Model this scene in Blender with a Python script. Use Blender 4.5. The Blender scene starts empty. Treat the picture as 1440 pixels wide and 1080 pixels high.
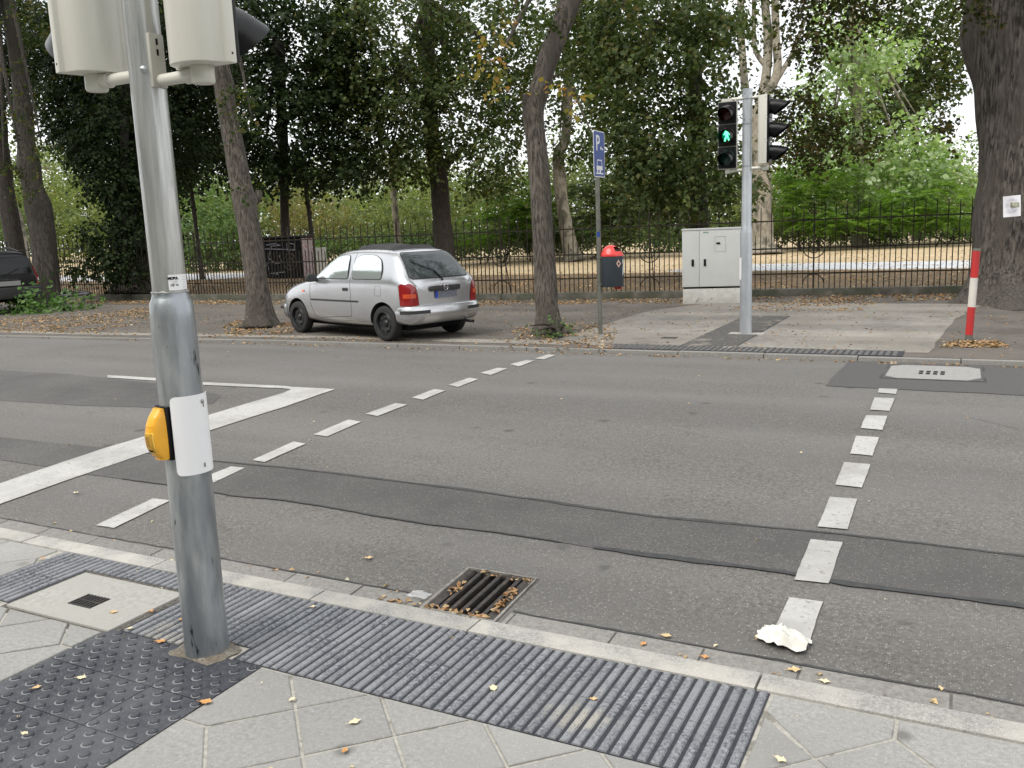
import bpy, bmesh, math, random
import numpy as np
from math import radians as R, sin, cos, pi
from mathutils import Vector, Matrix, noise
from mathutils.bvhtree import BVHTree
from mathutils.geometry import delaunay_2d_cdt
random.seed(7); rng = np.random.default_rng(7)
S = bpy.context.scene
C = S.collection
# ------------------------------------------------------------------ camera
H = 1.58; F = 1231.6; YAW, PITCH, ROLL = 0.479968, 0.172472, -0.038721
_w = Vector((-sin(YAW)*cos(PITCH), cos(YAW)*cos(PITCH), -sin(PITCH)))
_r0 = Vector((cos(YAW), sin(YAW), 0)); _u0 = _r0.cross(_w)
_r = _r0*cos(ROLL)+_u0*sin(ROLL); _u = -_r0*sin(ROLL)+_u0*cos(ROLL)
CAMP = Vector((0, 0, H))
cam = bpy.data.cameras.new('camera'); co = bpy.data.objects.new('camera', cam); C.objects.link(co)
cam.sensor_fit = 'HORIZONTAL'; cam.sensor_width = 36; cam.lens = F/1440*36; cam.clip_end = 2000; cam.clip_start = .05
co.matrix_world = Matrix(((_r.x, _u.x, -_w.x, 0), (_r.y, _u.y, -_w.y, 0), (_r.z, _u.z, -_w.z, H), (0, 0, 0, 1)))
S.camera = co
# ------------------------------------------------------------------ light
SUN_EL, SUN_AZ = 52, 205      # azimuth clockwise from +Y
wd = bpy.data.worlds.new('World'); S.world = wd; wd.use_nodes = True
nt = wd.node_tree; nt.nodes.clear()
o_ = nt.nodes.new('ShaderNodeOutputWorld'); bg = nt.nodes.new('ShaderNodeBackground'); bg.inputs[1].default_value = .1
sky = nt.nodes.new('ShaderNodeTexSky'); sky.sky_type = 'NISHITA'; sky.sun_disc = False
sky.sun_elevation = R(SUN_EL); sky.sun_rotation = R(SUN_AZ)
tc = nt.nodes.new('ShaderNodeTexCoord'); mp = nt.nodes.new('ShaderNodeMapping'); mp.inputs['Scale'].default_value = (1, 1, 2.2)
nz = nt.nodes.new('ShaderNodeTexNoise'); nz.inputs['Scale'].default_value = 3.2; nz.inputs['Detail'].default_value = 6
cr = nt.nodes.new('ShaderNodeValToRGB'); cr.color_ramp.elements[0].position = .34; cr.color_ramp.elements[1].position = .52
cr.color_ramp.elements[0].color = (.75, .75, .75, 1); cr.color_ramp.elements[1].color = (1, 1, 1, 1)
mx = nt.nodes.new('ShaderNodeMixRGB'); mx.inputs[2].default_value = (11.2, 11.4, 11.6, 1)
for a, b in ((tc.outputs['Generated'], mp.inputs[0]), (mp.outputs[0], nz.inputs[0]), (nz.outputs[0], cr.inputs[0]), (cr.outputs[0], mx.inputs[0]),
             (sky.outputs[0], mx.inputs[1]), (mx.outputs[0], bg.inputs[0]), (bg.outputs[0], o_.inputs[0])): nt.links.new(a, b)
sl = bpy.data.lights.new('sun', 'SUN'); sl.energy = 2.2; sl.angle = R(38); sl.color = (1, .96, .9)
so = bpy.data.objects.new('sun', sl); C.objects.link(so)
sd = Vector((sin(R(SUN_AZ))*cos(R(SUN_EL)), cos(R(SUN_AZ))*cos(R(SUN_EL)), sin(R(SUN_EL))))
so.rotation_euler = sd.to_track_quat('Z', 'Y').to_euler()
S.view_settings.view_transform = 'Standard'; S.view_settings.look = 'None'; S.view_settings.exposure = 0.36; S.view_settings.gamma = 1
S.cycles.max_bounces = 8; S.cycles.transparent_max_bounces = 8

# ------------------------------------------------------------------ geometry of the place
YN, YF = 2.95, 10.05
ZP = .098                                            # far pavement
def zroad(y):
    t = min(max((y-YN)/(YF-YN), 0), 1)
    return -.02+.07*t+.4144*t*(1-t)
def ray(px, py): return _r*((px-720)/F)+_u*((540-py)/F)+_w
def G(px, py, z=None):
    d = ray(px, py); zz = z if z is not None else 0
    for i in range(30):
        X = CAMP+d*((zz-H)/d.z)
        if z is not None: return X
        zz = .5*zz+.5*(0 if X.y < YN else zroad(X.y) if X.y < YF else ZP)
    return X
def W(px, py, depth): return CAMP+ray(px, py)*depth  # a point at a forward distance
def pxm(X): return F/((X-CAMP).dot(_w))
def zat(x, y, py):                                   # height on a vertical line seen at image row py
    lo, hi = -1, 12
    for i in range(40):
        m = (lo+hi)/2; v = Vector((x, y, m))-CAMP
        if 540-F*v.dot(_u)/v.dot(_w) > py: lo = m
        else: hi = m
    return m
# ------------------------------------------------------------------ materials
def rgb(c): return (c[0], c[1], c[2], 1)
def mat(name, c1, c2=None, scale=5, rough=.7, bump=0, bscale=None, metal=0, coat=0, speck=None, map_=(1, 1, 1), detail=5, pos=(.35, .65), c3=None, c3scale=.6, island=0, stain=None, spec=.5, bdist=.01, lanes=None):
    m = bpy.data.materials.new(name); m.use_nodes = True; n = m.node_tree.nodes; L = m.node_tree.links
    p = n['Principled BSDF']; p.inputs['Roughness'].default_value = rough; p.inputs['Metallic'].default_value = metal
    p.inputs['Specular IOR Level'].default_value = spec
    if coat: p.inputs['Coat Weight'].default_value = coat; p.inputs['Coat Roughness'].default_value = .06
    t = n.new('ShaderNodeTexCoord'); mpn = n.new('ShaderNodeMapping'); mpn.inputs['Scale'].default_value = map_; L.new(t.outputs['Object'], mpn.inputs[0])
    def noise_(sc, det=detail):
        a = n.new('ShaderNodeTexNoise'); a.inputs['Scale'].default_value = sc; a.inputs['Detail'].default_value = det; a.inputs['Roughness'].default_value = .62
        L.new(mpn.outputs[0], a.inputs[0]); return a
    def ramp(src, lo, hi, a, b):
        r = n.new('ShaderNodeValToRGB'); r.color_ramp.elements[0].position = lo; r.color_ramp.elements[1].position = hi
        r.color_ramp.elements[0].color = a; r.color_ramp.elements[1].color = b; L.new(src, r.inputs[0]); return r.outputs[0]
    def mix(fac, a, b, mode='MIX'):
        x = n.new('ShaderNodeMixRGB'); x.blend_type = mode
        for v, i in ((fac, 0), (a, 1), (b, 2)):
            if hasattr(v, 'is_linked'): L.new(v, x.inputs[i])
            else: x.inputs[i].default_value = v
        return x.outputs[0]
    col = None
    if c2 is None: p.inputs['Base Color'].default_value = rgb(c1)
    else:
        col = ramp(noise_(scale).outputs[0], pos[0], pos[1], rgb(c1), rgb(c2))
        if c3: col = mix(ramp(noise_(c3scale, 4).outputs[0], .42, .62, (0, 0, 0, 1), (1, 1, 1, 1)), col, rgb(c3))
        if stain: col = mix(ramp(noise_(stain[0], 7).outputs[0], stain[1], stain[1]+.06, (0, 0, 0, 1), (1, 1, 1, 1)), col, rgb(stain[2]))
        if lanes:
            m2 = n.new('ShaderNodeMapping'); m2.inputs['Scale'].default_value = (.10, 1.3, 1); L.new(t.outputs['Object'], m2.inputs[0]); a2 = n.new('ShaderNodeTexNoise'); a2.inputs['Scale'].default_value = 1.0; a2.inputs['Detail'].default_value = 6; L.new(m2.outputs[0], a2.inputs[0])
            col = mix(1, col, ramp(a2.outputs[0], .35, .65, (1-lanes,)*3+(1,), (1+lanes*.6,)*3+(1,)), 'MULTIPLY'); col = mix(1, col, ramp(noise_(.9, 8).outputs[0], .35, .65, (1-lanes*.8,)*3+(1,), (1+lanes*.5,)*3+(1,)), 'MULTIPLY')
        if speck:
            for sc, cc, th in speck:
                v = n.new('ShaderNodeTexVoronoi'); v.inputs['Scale'].default_value = sc; L.new(mpn.outputs[0], v.inputs[0])
                hs = n.new('ShaderNodeSeparateColor'); L.new(v.outputs['Color'], hs.inputs[0])
                f1 = ramp(v.outputs['Distance'], .18, .4, (1, 1, 1, 1), (0, 0, 0, 1)); f2 = ramp(hs.outputs[0], th, th+.03, (0, 0, 0, 1), (1, 1, 1, 1))
                col = mix(mix(1, f1, f2, 'MULTIPLY'), col, rgb(cc))
        if island:
            g = n.new('ShaderNodeNewGeometry'); col = mix(1, col, ramp(g.outputs['Random Per Island'], 0, 1, (1-island,)*3+(1,), (1+island,)*3+(1,)), 'MULTIPLY')
        L.new(col, p.inputs['Base Color'])
    if bump:
        b = n.new('ShaderNodeBump'); b.inputs['Strength'].default_value = bump; b.inputs['Distance'].default_value = bdist
        L.new(noise_(bscale or scale*3, 6).outputs[0], b.inputs['Height']); L.new(b.outputs[0], p.inputs['Normal'])
    return m
def leafmat(name, cols, trans=.35, rough=.55, tcol=1.6, sp=.12):
    m = bpy.data.materials.new(name); m.use_nodes = True; n = m.node_tree.nodes; L = m.node_tree.links
    p = n['Principled BSDF']; p.inputs['Roughness'].default_value = rough; p.inputs['Specular IOR Level'].default_value = sp
    g = n.new('ShaderNodeNewGeometry'); r = n.new('ShaderNodeValToRGB'); L.new(g.outputs['Random Per Island'], r.inputs[0])
    e = r.color_ramp.elements
    while len(e) < len(cols): e.new(.5)
    for i, c in enumerate(cols): e[i].position = c[3] if len(c) > 3 else i/(len(cols)-1); e[i].color = rgb(c)
    L.new(r.outputs[0], p.inputs['Base Color'])
    t = n.new('ShaderNodeBsdfTranslucent'); mu = n.new('ShaderNodeMixRGB'); mu.blend_type = 'MULTIPLY'; mu.inputs[0].default_value = 1
    L.new(r.outputs[0], mu.inputs[1]); mu.inputs[2].default_value = (tcol, tcol*1.15, tcol*.5, 1); L.new(mu.outputs[0], t.inputs[0])
    ms = n.new('ShaderNodeMixShader'); ms.inputs[0].default_value = trans
    L.new(p.outputs[0], ms.inputs[1]); L.new(t.outputs[0], ms.inputs[2]); L.new(ms.outputs[0], n['Material Output'].inputs[0])
    return m
def emat(name, c, s):
    m = bpy.data.materials.new(name); m.use_nodes = True; p = m.node_tree.nodes['Principled BSDF']
    p.inputs['Base Color'].default_value = rgb(c); p.inputs['Emission Color'].default_value = rgb(c); p.inputs['Emission Strength'].default_value = s
    return m
ASPH = [(110, (.30, .29, .275), .78), (70, (.27, .26, .245), .93), (130, (.045, .043, .041), .72), (7, (.07, .067, .063), .965)]
M = dict(
 road=mat('asphalt', (.098, .092, .084), (.182, .172, .159), 48, .85, .9, 120, lanes=.16, speck=ASPH, c3=(.128, .122, .115), c3scale=.9, bdist=.004),
 patch=mat('asphalt_repair', (.075, .072, .068), (.122, .117, .111), 60, .85, .7, 150, lanes=.15, speck=[(110, (.25, .24, .23), .85), (130, (.025, .025, .025), .75)], c3=(.078, .075, .072), c3scale=1.2, bdist=.004),
 smooth=mat('asphalt_fresh', (.062, .060, .059), (.085, .083, .080), 60, .8, .25, 300, speck=[(300, (.13, .13, .12), .9)], bdist=.002),
 tar=mat('tar_seam', (.028, .028, .028), (.05, .05, .05), 20, .55, .3, 60),
 paint=mat('road_paint', (.39, .38, .36), (.475, .465, .445), 60, .75, .4, 160, stain=(34, .59, (.24, .23, .215)), c3=(.34, .33, .315), c3scale=2.5, bdist=.003),
 farpave=mat('far_pavement_asphalt', (.075, .066, .056), (.135, .12, .103), 14, .9, .3, 80, speck=[(120, (.36, .33, .28), .88)], c3=(.115, .10, .085), c3scale=.45, lanes=.15, stain=(1.1, .56, (.085, .072, .058))),
 concpave=mat('pavement_concrete', (.185, .17, .15), (.275, .257, .23), 12, .9, .3, 80, c3=(.24, .22, .19), c3scale=.6, lanes=.25, stain=(2.2, .60, (.17, .155, .13)), speck=[(40, (.40, .36, .28), .93)]),
 slab=mat('concrete_slab', (.245, .241, .228), (.34, .335, .318), 60, .9, .4, 220, lanes=.12, speck=[(200, (.18, .178, .17), .80), (180, (.44, .43, .40), .88), (9, (.14, .135, .125), .975)], c3=(.285, .28, .265), c3scale=1.6, island=.08, stain=(2.2, .60, (.34, .32, .27)), bdist=.002),
 sand=mat('joint_sand', (.30, .285, .25), (.42, .40, .355), 60, .95, .6, 300, stain=(9, .55, (.2, .19, .16)), bdist=.003),
 granite=mat('granite_kerb', (.22, .213, .198), (.37, .36, .338), 90, .85, .7, 160, speck=[(240, (.2, .19, .18), .8), (200, (.65, .63, .58), .85)], c3=(.42, .40, .36), c3scale=4, island=.08, bdist=.004),
 gutter=mat('gutter_stone', (.17, .162, .15), (.25, .24, .222), 60, .9, .4, 250, speck=[(260, (.4, .39, .36), .86), (300, (.1, .1, .1), .8)], island=.1, bdist=.003),
 rib=mat('dark_tactile_stone', (.055, .059, .070), (.26, .266, .28), 70, .8, .5, 200, c3=(.21, .215, .225), c3scale=5, stain=(1.5, .60, (.30, .285, .255)), speck=[(130, (.06, .063, .07), .62)], island=.12, bdist=.003),
 groove=mat('tactile_groove', (.018, .02, .026), (.045, .047, .055), 30, .9, .3, 200, c3=(.03, .032, .04), c3scale=3),
 blister=mat('dark_blister_stone', (.020, .023, .030), (.050, .053, .062), 30, .7, .3, 260, c3=(.075, .078, .086), c3scale=2.6, speck=[(160, (.16, .16, .17), .8)], island=.06, bdist=.002),
 galv=mat('galvanised_steel', (.26, .28, .295), (.55, .57, .58), 13, .33, .15, 60, metal=.75, map_=(1, 1, .22), stain=(34, .635, (.05, .055, .06)), c3=(.30, .32, .34), c3scale=8),
 galv2=mat('galvanised_steel_light', (.34, .345, .335), (.62, .62, .60), 26, .32, .1, 60, metal=.75, map_=(1, 1, .08), stain=(18, .64, (.26, .27, .27))),
 cream=mat('cream_polycarbonate', (.56, .55, .48), (.62, .61, .54), 6, .32, map_=(1, 1, .1), coat=.15),
 black=mat('black_plastic', (.006, .006, .007), None, rough=.3, spec=.22), blackm=mat('black_matt', (.008, .008, .009), None, rough=.8, spec=.15),
 yellow=mat('yellow_plastic', (.86, .42, .025), (.80, .38, .02), 14, .38, coat=.2), ydark=mat('yellow_worn', (.42, .24, .03), (.6, .33, .03), 60, .5),
 white=mat('white_enamel', (.84, .84, .84), (.80, .80, .81), 4, .35), paper=mat('white_paper', (.85, .84, .80), (.78, .77, .73), 30, .9, .2, 60),
 rust=mat('cast_iron', (.035, .031, .029), (.07, .062, .056), 40, .6, .4, 120, metal=.35, stain=(25, .6, (.13, .085, .05))), pit=mat('pit_dark', (.01, .01, .01), None, rough=1),
 cover=mat('concrete_cover', (.30, .29, .265), (.385, .375, .345), 40, .9, .4, 300, speck=[(380, (.2, .2, .19), .8)], c3=(.34, .33, .30), c3scale=3, bdist=.002),
 fence=mat('fence_iron', (.014, .016, .012), (.045, .033, .024), 9, .7, .2, 60, spec=.2), plinth=mat('mossy_concrete', (.085, .08, .065), (.17, .16, .135), 5, .95, .5, 30, c3=(.07, .075, .05), c3scale=2),
 bark=mat('bark', (.035, .029, .023), (.17, .145, .118), 34, .95, 1.0, 34, map_=(1, 1, .16), pos=(.38, .60), c3=(.075, .064, .052), c3scale=2.5, bdist=.06),
 barkg=mat('bark_grey', (.17, .15, .115), (.32, .285, .22), 9, .9, .5, 20, map_=(1, 1, .5), stain=(3, .52, (.11, .10, .075)), bdist=.03),
 barkd=mat('bark_dark', (.022, .018, .014), (.055, .045, .036), 14, .95, .8, 25, map_=(1, 1, .25), bdist=.03),
 barkb=mat('bark_old', (.028, .024, .02), (.17, .15, .126), 26, .95, 1.0, 30, map_=(1, 1, .14), pos=(.40, .60), c3=(.10, .086, .072), c3scale=4, bdist=.08),
 grey=mat('light_grey_cabinet', (.60, .61, .59), (.64, .65, .63), 3, .5, stain=(3, .68, (.5, .49, .45))), base=mat('cabinet_plinth', (.50, .49, .45), (.62, .61, .57), 8, .8, .2, 60, stain=(6, .6, (.36, .33, .27))),
 blue=mat('sign_blue', (.012, .055, .27), None, rough=.35), signw=mat('sign_white', (.75, .77, .78), None, rough=.4), signpole=mat('sign_pole', (.13, .135, .115), (.2, .2, .17), 9, .5, metal=.4),
 red=mat('red_plastic', (.62, .035, .03), (.70, .05, .04), 6, .35, coat=.3), anth=mat('anthracite_bin', (.022, .032, .042), (.032, .04, .05), 8, .5),
 redp=mat('red_post', (.50, .025, .025), (.42, .03, .03), 9, .5), whitep=mat('white_post', (.66, .64, .58), (.58, .56, .5), 12, .6),
 litter=leafmat('fallen_leaf', [(.26, .14, .07), (.42, .26, .14), (.34, .20, .10), (.52, .38, .22), (.20, .11, .06), (.58, .48, .32)], .12, .8, 1.1),
 litterp=leafmat('fallen_leaf_pale', [(.62, .50, .30), (.55, .38, .18), (.72, .66, .48), (.50, .27, .10)], .12, .7, 1.1),
)
grass_m = mat('dry_lawn', (.42, .31, .18), (.58, .45, .29), 2.5, .95, .6, 30, speck=[(6, (.30, .2, .1), .72), (11, (.60, .48, .3), .8)], c3=(.42, .33, .19), c3scale=.12, bdist=.05)
litterfloor = mat('leaf_strewn_ground', (.085, .06, .036), (.21, .14, .075), 3.5, .95, .8, 40, speck=[(14, (.36, .23, .12), .55), (20, (.05, .035, .02), .6)], c3=(.12, .085, .045), c3scale=.3, bdist=.05)
# ------------------------------------------------------------------ mesh building
def tag(o, label=None, cat=None, group=None, kind=None):
    if label: o['label'] = label
    if cat: o['category'] = cat
    if group: o['group'] = group
    if kind: o['kind'] = kind
    return o
def empty(name, loc, rz=0, label=None, cat=None, group=None):
    o = bpy.data.objects.new(name, None); C.objects.link(o); o.location = loc; o.rotation_euler = (0, 0, rz); o.empty_display_size = .1
    return tag(o, label, cat, group)
class MB:
    def __init__(s): s.v = []; s.f = []; s.m = []
    def add(s, vs, fs, mi=0):
        b = len(s.v); s.v += [tuple(v) for v in vs]; s.f += [tuple(b+i for i in f) for f in fs]; s.m += [mi]*len(fs); return s
    def box(s, x0, x1, y0, y1, z0, z1, mi=0, mt=None):
        vs = [Vector(p) for p in ((x0, y0, z0), (x1, y0, z0), (x1, y1, z0), (x0, y1, z0), (x0, y0, z1), (x1, y0, z1), (x1, y1, z1), (x0, y1, z1))]
        if mt: vs = [mt @ v for v in vs]
        return s.add(vs, [(0, 3, 2, 1), (4, 5, 6, 7), (0, 1, 5, 4), (1, 2, 6, 5), (2, 3, 7, 6), (3, 0, 4, 7)], mi)
    def tube(s, pts, rs, n=12, mi=0, cap=True, fn=None):
        pts = [Vector(p) for p in pts]; vs = []; fs = []
        if not hasattr(rs, '__len__'): rs = [rs]*len(pts)
        t0 = (pts[1]-pts[0]).normalized(); ref = Vector((1, 0, 0)) if abs(t0.x) < .8 else Vector((0, 1, 0)); a = t0.cross(ref).normalized()
        for i, p in enumerate(pts):
            t = (pts[min(i+1, len(pts)-1)]-pts[max(i-1, 0)]).normalized(); a = (a-t*a.dot(t)).normalized(); b = t.cross(a)
            for k in range(n):
                q = 2*pi*k/n; r = rs[i]*(fn(q, i, p) if fn else 1); vs.append(p+(a*cos(q)+b*sin(q))*r)
        for i in range(len(pts)-1):
            for k in range(n): k2 = (k+1) % n; fs.append((i*n+k, i*n+k2, (i+1)*n+k2, (i+1)*n+k))
        if cap: fs += [tuple(range(n-1, -1, -1)), tuple((len(pts)-1)*n+k for k in range(n))]
        return s.add(vs, fs, mi)
    def lathe(s, prof, n=24, mt=None, mi=0, a0=0, a1=2*pi):
        mt = mt or Matrix.Identity(4); vs = []; fs = []; full = abs(a1-a0-2*pi) < 1e-6; m = n if full else n+1
        for r, z in prof:
            for k in range(m): q = a0+(a1-a0)*k/n; vs.append(mt @ Vector((r*cos(q), r*sin(q), z)))
        for i in range(len(prof)-1):
            for k in range(n): k2 = (k+1) % m; fs.append((i*m+k, i*m+k2, (i+1)*m+k2, (i+1)*m+k))
        return s.add(vs, fs, mi)
    def prism(s, poly, z0, z1, mt=None, mi=0):
        mt = mt or Matrix.Identity(4); n = len(poly)
        vs = [mt @ Vector((p[0], p[1], z0)) for p in poly]+[mt @ Vector((p[0], p[1], z1)) for p in poly]
        return s.add(vs, [tuple(range(n-1, -1, -1)), tuple(range(n, 2*n))]+[(k, (k+1) % n, n+(k+1) % n, n+k) for k in range(n)], mi)
    def build(s, name, mats, parent=None, smooth=False, bevel=0, seg=2, angle=35, sub=0):
        me = bpy.data.meshes.new(name); me.from_pydata(s.v, [], s.f)
        for m_ in (mats if isinstance(mats, (list, tuple)) else [mats]): me.materials.append(m_)
        me.polygons.foreach_set('material_index', s.m)
        if bevel or sub or smooth:
            bm = bmesh.new(); bm.from_mesh(me); bmesh.ops.remove_doubles(bm, verts=bm.verts, dist=1e-5); bmesh.ops.recalc_face_normals(bm, faces=bm.faces)
            if bevel:
                es = [e for e in bm.edges if len(e.link_faces) == 2 and e.calc_face_angle(0) > R(30)]
                bmesh.ops.bevel(bm, geom=es, offset=bevel, segments=seg, affect='EDGES', profile=.6, clamp_overlap=True)
            if sub: bmesh.ops.subdivide_edges(bm, edges=bm.edges, cuts=sub, use_grid_fill=True)
            bm.to_mesh(me); bm.free()
        if smooth or bevel: me.shade_smooth(); me.set_sharp_from_angle(angle=R(angle))
        o = bpy.data.objects.new(name, me); C.objects.link(o)
        if parent: o.parent = parent
        return o
def frame(o, xdir, zdir):                            # matrix with local x, z along the given world directions
    z = Vector(zdir).normalized(); x = Vector(xdir); x = (x-z*x.dot(z)).normalized(); y = z.cross(x)
    return Matrix(((x.x, y.x, z.x, o[0]), (x.y, y.y, z.y, o[1]), (x.z, y.z, z.z, o[2]), (0, 0, 0, 1)))
def rrect(w, h, r, n=5):
    o = []
    for cx, cy, a in ((w/2-r, h/2-r, 0), (-w/2+r, h/2-r, pi/2), (-w/2+r, -h/2+r, pi), (w/2-r, -h/2+r, 1.5*pi)):
        for i in range(n+1): q = a+pi/2*i/n; o.append((cx+r*cos(q), cy+r*sin(q)))
    return o
def text(name, body, size, mt, m, parent=None, depth=.0006, bold=0):
    cu = bpy.data.curves.new('lettering', 'FONT'); cu.body = body; cu.size = size; cu.extrude = depth; cu.offset = bold; cu.align_x = 'CENTER'; cu.align_y = 'CENTER'
    ob = bpy.data.objects.new('t', cu); C.objects.link(ob); dg = bpy.context.evaluated_depsgraph_get()
    me = bpy.data.meshes.new_from_object(ob.evaluated_get(dg)); bpy.data.objects.remove(ob); bpy.data.curves.remove(cu)
    me.transform(mt); me.materials.clear(); me.materials.append(m); me.name = name
    o = bpy.data.objects.new(name, me); C.objects.link(o)
    if parent: o.parent = parent
    return o
def relink(o, loc):                                  # shift a world-space mesh so its origin sits at loc
    o.data.transform(Matrix.Translation(-Vector(loc))); o.location = loc; return o
# sheets laid on the cambered road
DY = .12
YLV = [YN+DY*i for i in range(int((YF-YN)/DY)+4)]
def sheet(name, polys, m, dz, zf=zroad, thick=0):
    bm = bmesh.new()
    for poly in polys:
        vs = [bm.verts.new((p[0], p[1], 0)) for p in poly]; bm.faces.new(vs)
    for y in YLV:
        g = bm.verts[:]+bm.edges[:]+bm.faces[:]; bmesh.ops.bisect_plane(bm, geom=g, plane_co=(0, y, 0), plane_no=(0, 1, 0))
    bmesh.ops.triangulate(bm, faces=bm.faces)
    for v in bm.verts: v.co.z = zf(v.co.y)+dz
    for f in bm.faces:
        f.normal_update()
        if f.normal.z < 0: f.normal_flip()
    me = bpy.data.meshes.new(name); bm.to_mesh(me); bm.free(); me.materials.append(m)
    o = bpy.data.objects.new(name, me); C.objects.link(o); return tag(o, kind='structure')
def rough_edge(pts, step=.12, amp=.008, seed=0, closed=True):
    out = []; n = len(pts)
    for i in range(n if closed else n-1):
        a, b = Vector(pts[i]).to_2d(), Vector(pts[(i+1) % n]).to_2d(); k = max(1, int((b-a).length/step)); d = (b-a).normalized() if (b-a).length else Vector((1, 0)); nn = Vector((-d.y, d.x))
        for j in range(k):
            p = a+(b-a)*j/k; out.append(p+nn*amp*(noise.noise(Vector((p.x*4, p.y*4, seed)))*1.2+noise.noise(Vector((p.x*17, p.y*17, seed)))*.8))
    return [(p.x, p.y) for p in out]
def gp(pts): return [G(*p).to_2d() for p in pts]

# ================================================================== SETTING
# ---- base earth and road
mb = MB(); mb.box(-400, 400, -120, 500, -.9, -.6); tag(mb.build('ground', litterfloor), kind='structure')
DR = (-2.045, -1.675, 2.975, 3.405)                  # gully grating
bm = bmesh.new(); ys = sorted(set(YLV+[DR[2], DR[3]])); xs = [-70, -30, -12, -6, DR[0], DR[1], 0, 4, 30]; ys = [y for y in ys if y <= 10.6]
vv = {(i, j): bm.verts.new((x, y, zroad(y))) for i, x in enumerate(xs) for j, y in enumerate(ys)}
for i in range(len(xs)-1):
    for j in range(len(ys)-1):
        cx, cy = (xs[i]+xs[i+1])/2, (ys[j]+ys[j+1])/2
        if DR[0] < cx < DR[1] and DR[2] < cy < DR[3]: continue
        bm.faces.new((vv[i, j], vv[i+1, j], vv[i+1, j+1], vv[i, j+1]))
me = bpy.data.meshes.new('road'); bm.to_mesh(me); bm.free(); me.materials.append(M['road']); o = bpy.data.objects.new('road', me); C.objects.link(o); tag(o, kind='structure')
# ---- repaired strips, tar seams
pA_t = [(-400, 590), (0, 615), (148, 630), (299, 649), (400, 658), (500, 670), (660, 690), (900, 725), (1180, 752), (1440, 783), (1700, 815)]
pA_b = [(-400, 625), (0, 647), (74, 658), (127, 668), (237, 683), (326, 698), (400, 704), (600, 738), (700, 750), (900, 780), (1100, 805), (1170, 818), (1290, 835), (1440, 853), (1700, 890)]
def strip_edge(pts, seed): return rough_edge(gp(pts), .06, .007, seed, False)+[tuple(G(*pts[-1]).to_2d())]
et, eb = strip_edge(pA_t, 1), strip_edge(pA_b, 2)
sheet('asphalt_patch', [et+eb[::-1]], M['patch'], .003)
def ribbon(e, w0, seed, x0=-9e9, x1=9e9):
    a, b = [], []
    for i, p in enumerate(e):
        if not x0 <= p[0] <= x1: continue
        w = w0*(.55+.9*abs(noise.noise(Vector((p[0]*1.3, seed, 0))))+.3*noise.noise(Vector((p[0]*9, seed, 1))))
        a.append((p[0], p[1]+w)); b.append((p[0], p[1]-w))
    return a+b[::-1]
sheet('tar_seam', [ribbon(et, .016, 3, -5.5, 2.5)], M['tar'], .006)
sheet('tar_seam', [ribbon(eb, .026, 5, -1.6, 2.5), ribbon(eb, .008, 6, -5, -1.7)], M['tar'], .0065)
sheet('asphalt_patch', [rough_edge(gp([(-300, 520), (0, 521), (110, 527), (235, 541), (310, 556), (300, 568), (245, 574), (110, 571), (0, 563), (-300, 556)]), .2, .02, 9)], M['patch'], .0025)
sheet('asphalt_patch', [rough_edge([tuple(p) for p in gp([(1160, 543), (1195, 507)])]+[(4, 10.0)]+[tuple(G(1560, 562).to_2d())], .15, .012, 11)], M['smooth'], .004)
# ---- painted markings
def quad_mark(l): return [rough_edge(gp(q), .05, .004, i) for i, q in enumerate(l)]
d1 = [[(135, 740), (215, 702), (240, 705), (160, 744)], [(297, 668), (325, 657), (345, 659), (300, 680)], [(355, 648), (413, 622), (430, 625), (372, 651)], [(441, 612), (490, 591), (508, 594), (460, 615)],
      [(514, 583), (556, 568), (573, 570), (531, 586)], [(579, 560), (611, 548), (626, 550), (595, 563)], [(631, 542), (660, 532), (673, 534), (644, 545)], [(676, 525), (700, 518), (714, 519), (690, 528)], [(717, 513), (740, 507), (752, 508), (730, 516)], [(752, 505), (771, 499), (782, 500), (765, 506)]]
d2 = [[(1110, 842), (1157, 848), (1137, 912), (1082, 899)], [(1140, 760), (1185, 764), (1165, 822), (1117, 817)], [(1167, 700), (1205, 703), (1192, 746), (1150, 742)], [(1187, 651), (1224, 654), (1212, 687), (1174, 683)],
      [(1204, 614), (1236, 616), (1227, 642), (1195, 639)], [(1218, 585), (1248, 586), (1241, 606), (1211, 603)], [(1230, 560), (1258, 561), (1251, 579), (1223, 577)], [(1236, 547), (1262, 548), (1260, 555), (1234, 553)]]
sheet('road_marking', quad_mark(d1), M['paint'], .0068)
sheet('road_marking', quad_mark(d2), M['paint'], .0068)
sheet('road_marking', quad_mark([[(-150, 735), (0, 681), (148, 631), (212, 612), (292, 585), (400, 553), (415, 545), (472, 548), (400, 573), (293, 607), (219, 634), (127, 665), (0, 710), (-150, 775)]]), M['paint'], .0068)
sheet('road_marking', quad_mark([[(151, 528), (224, 532.5), (224, 536.5), (151, 531.5)], [(285, 538), (400, 543.5), (418, 545.5), (412, 548.5), (400, 547), (285, 542)]]), M['paint'], .0068)
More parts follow.
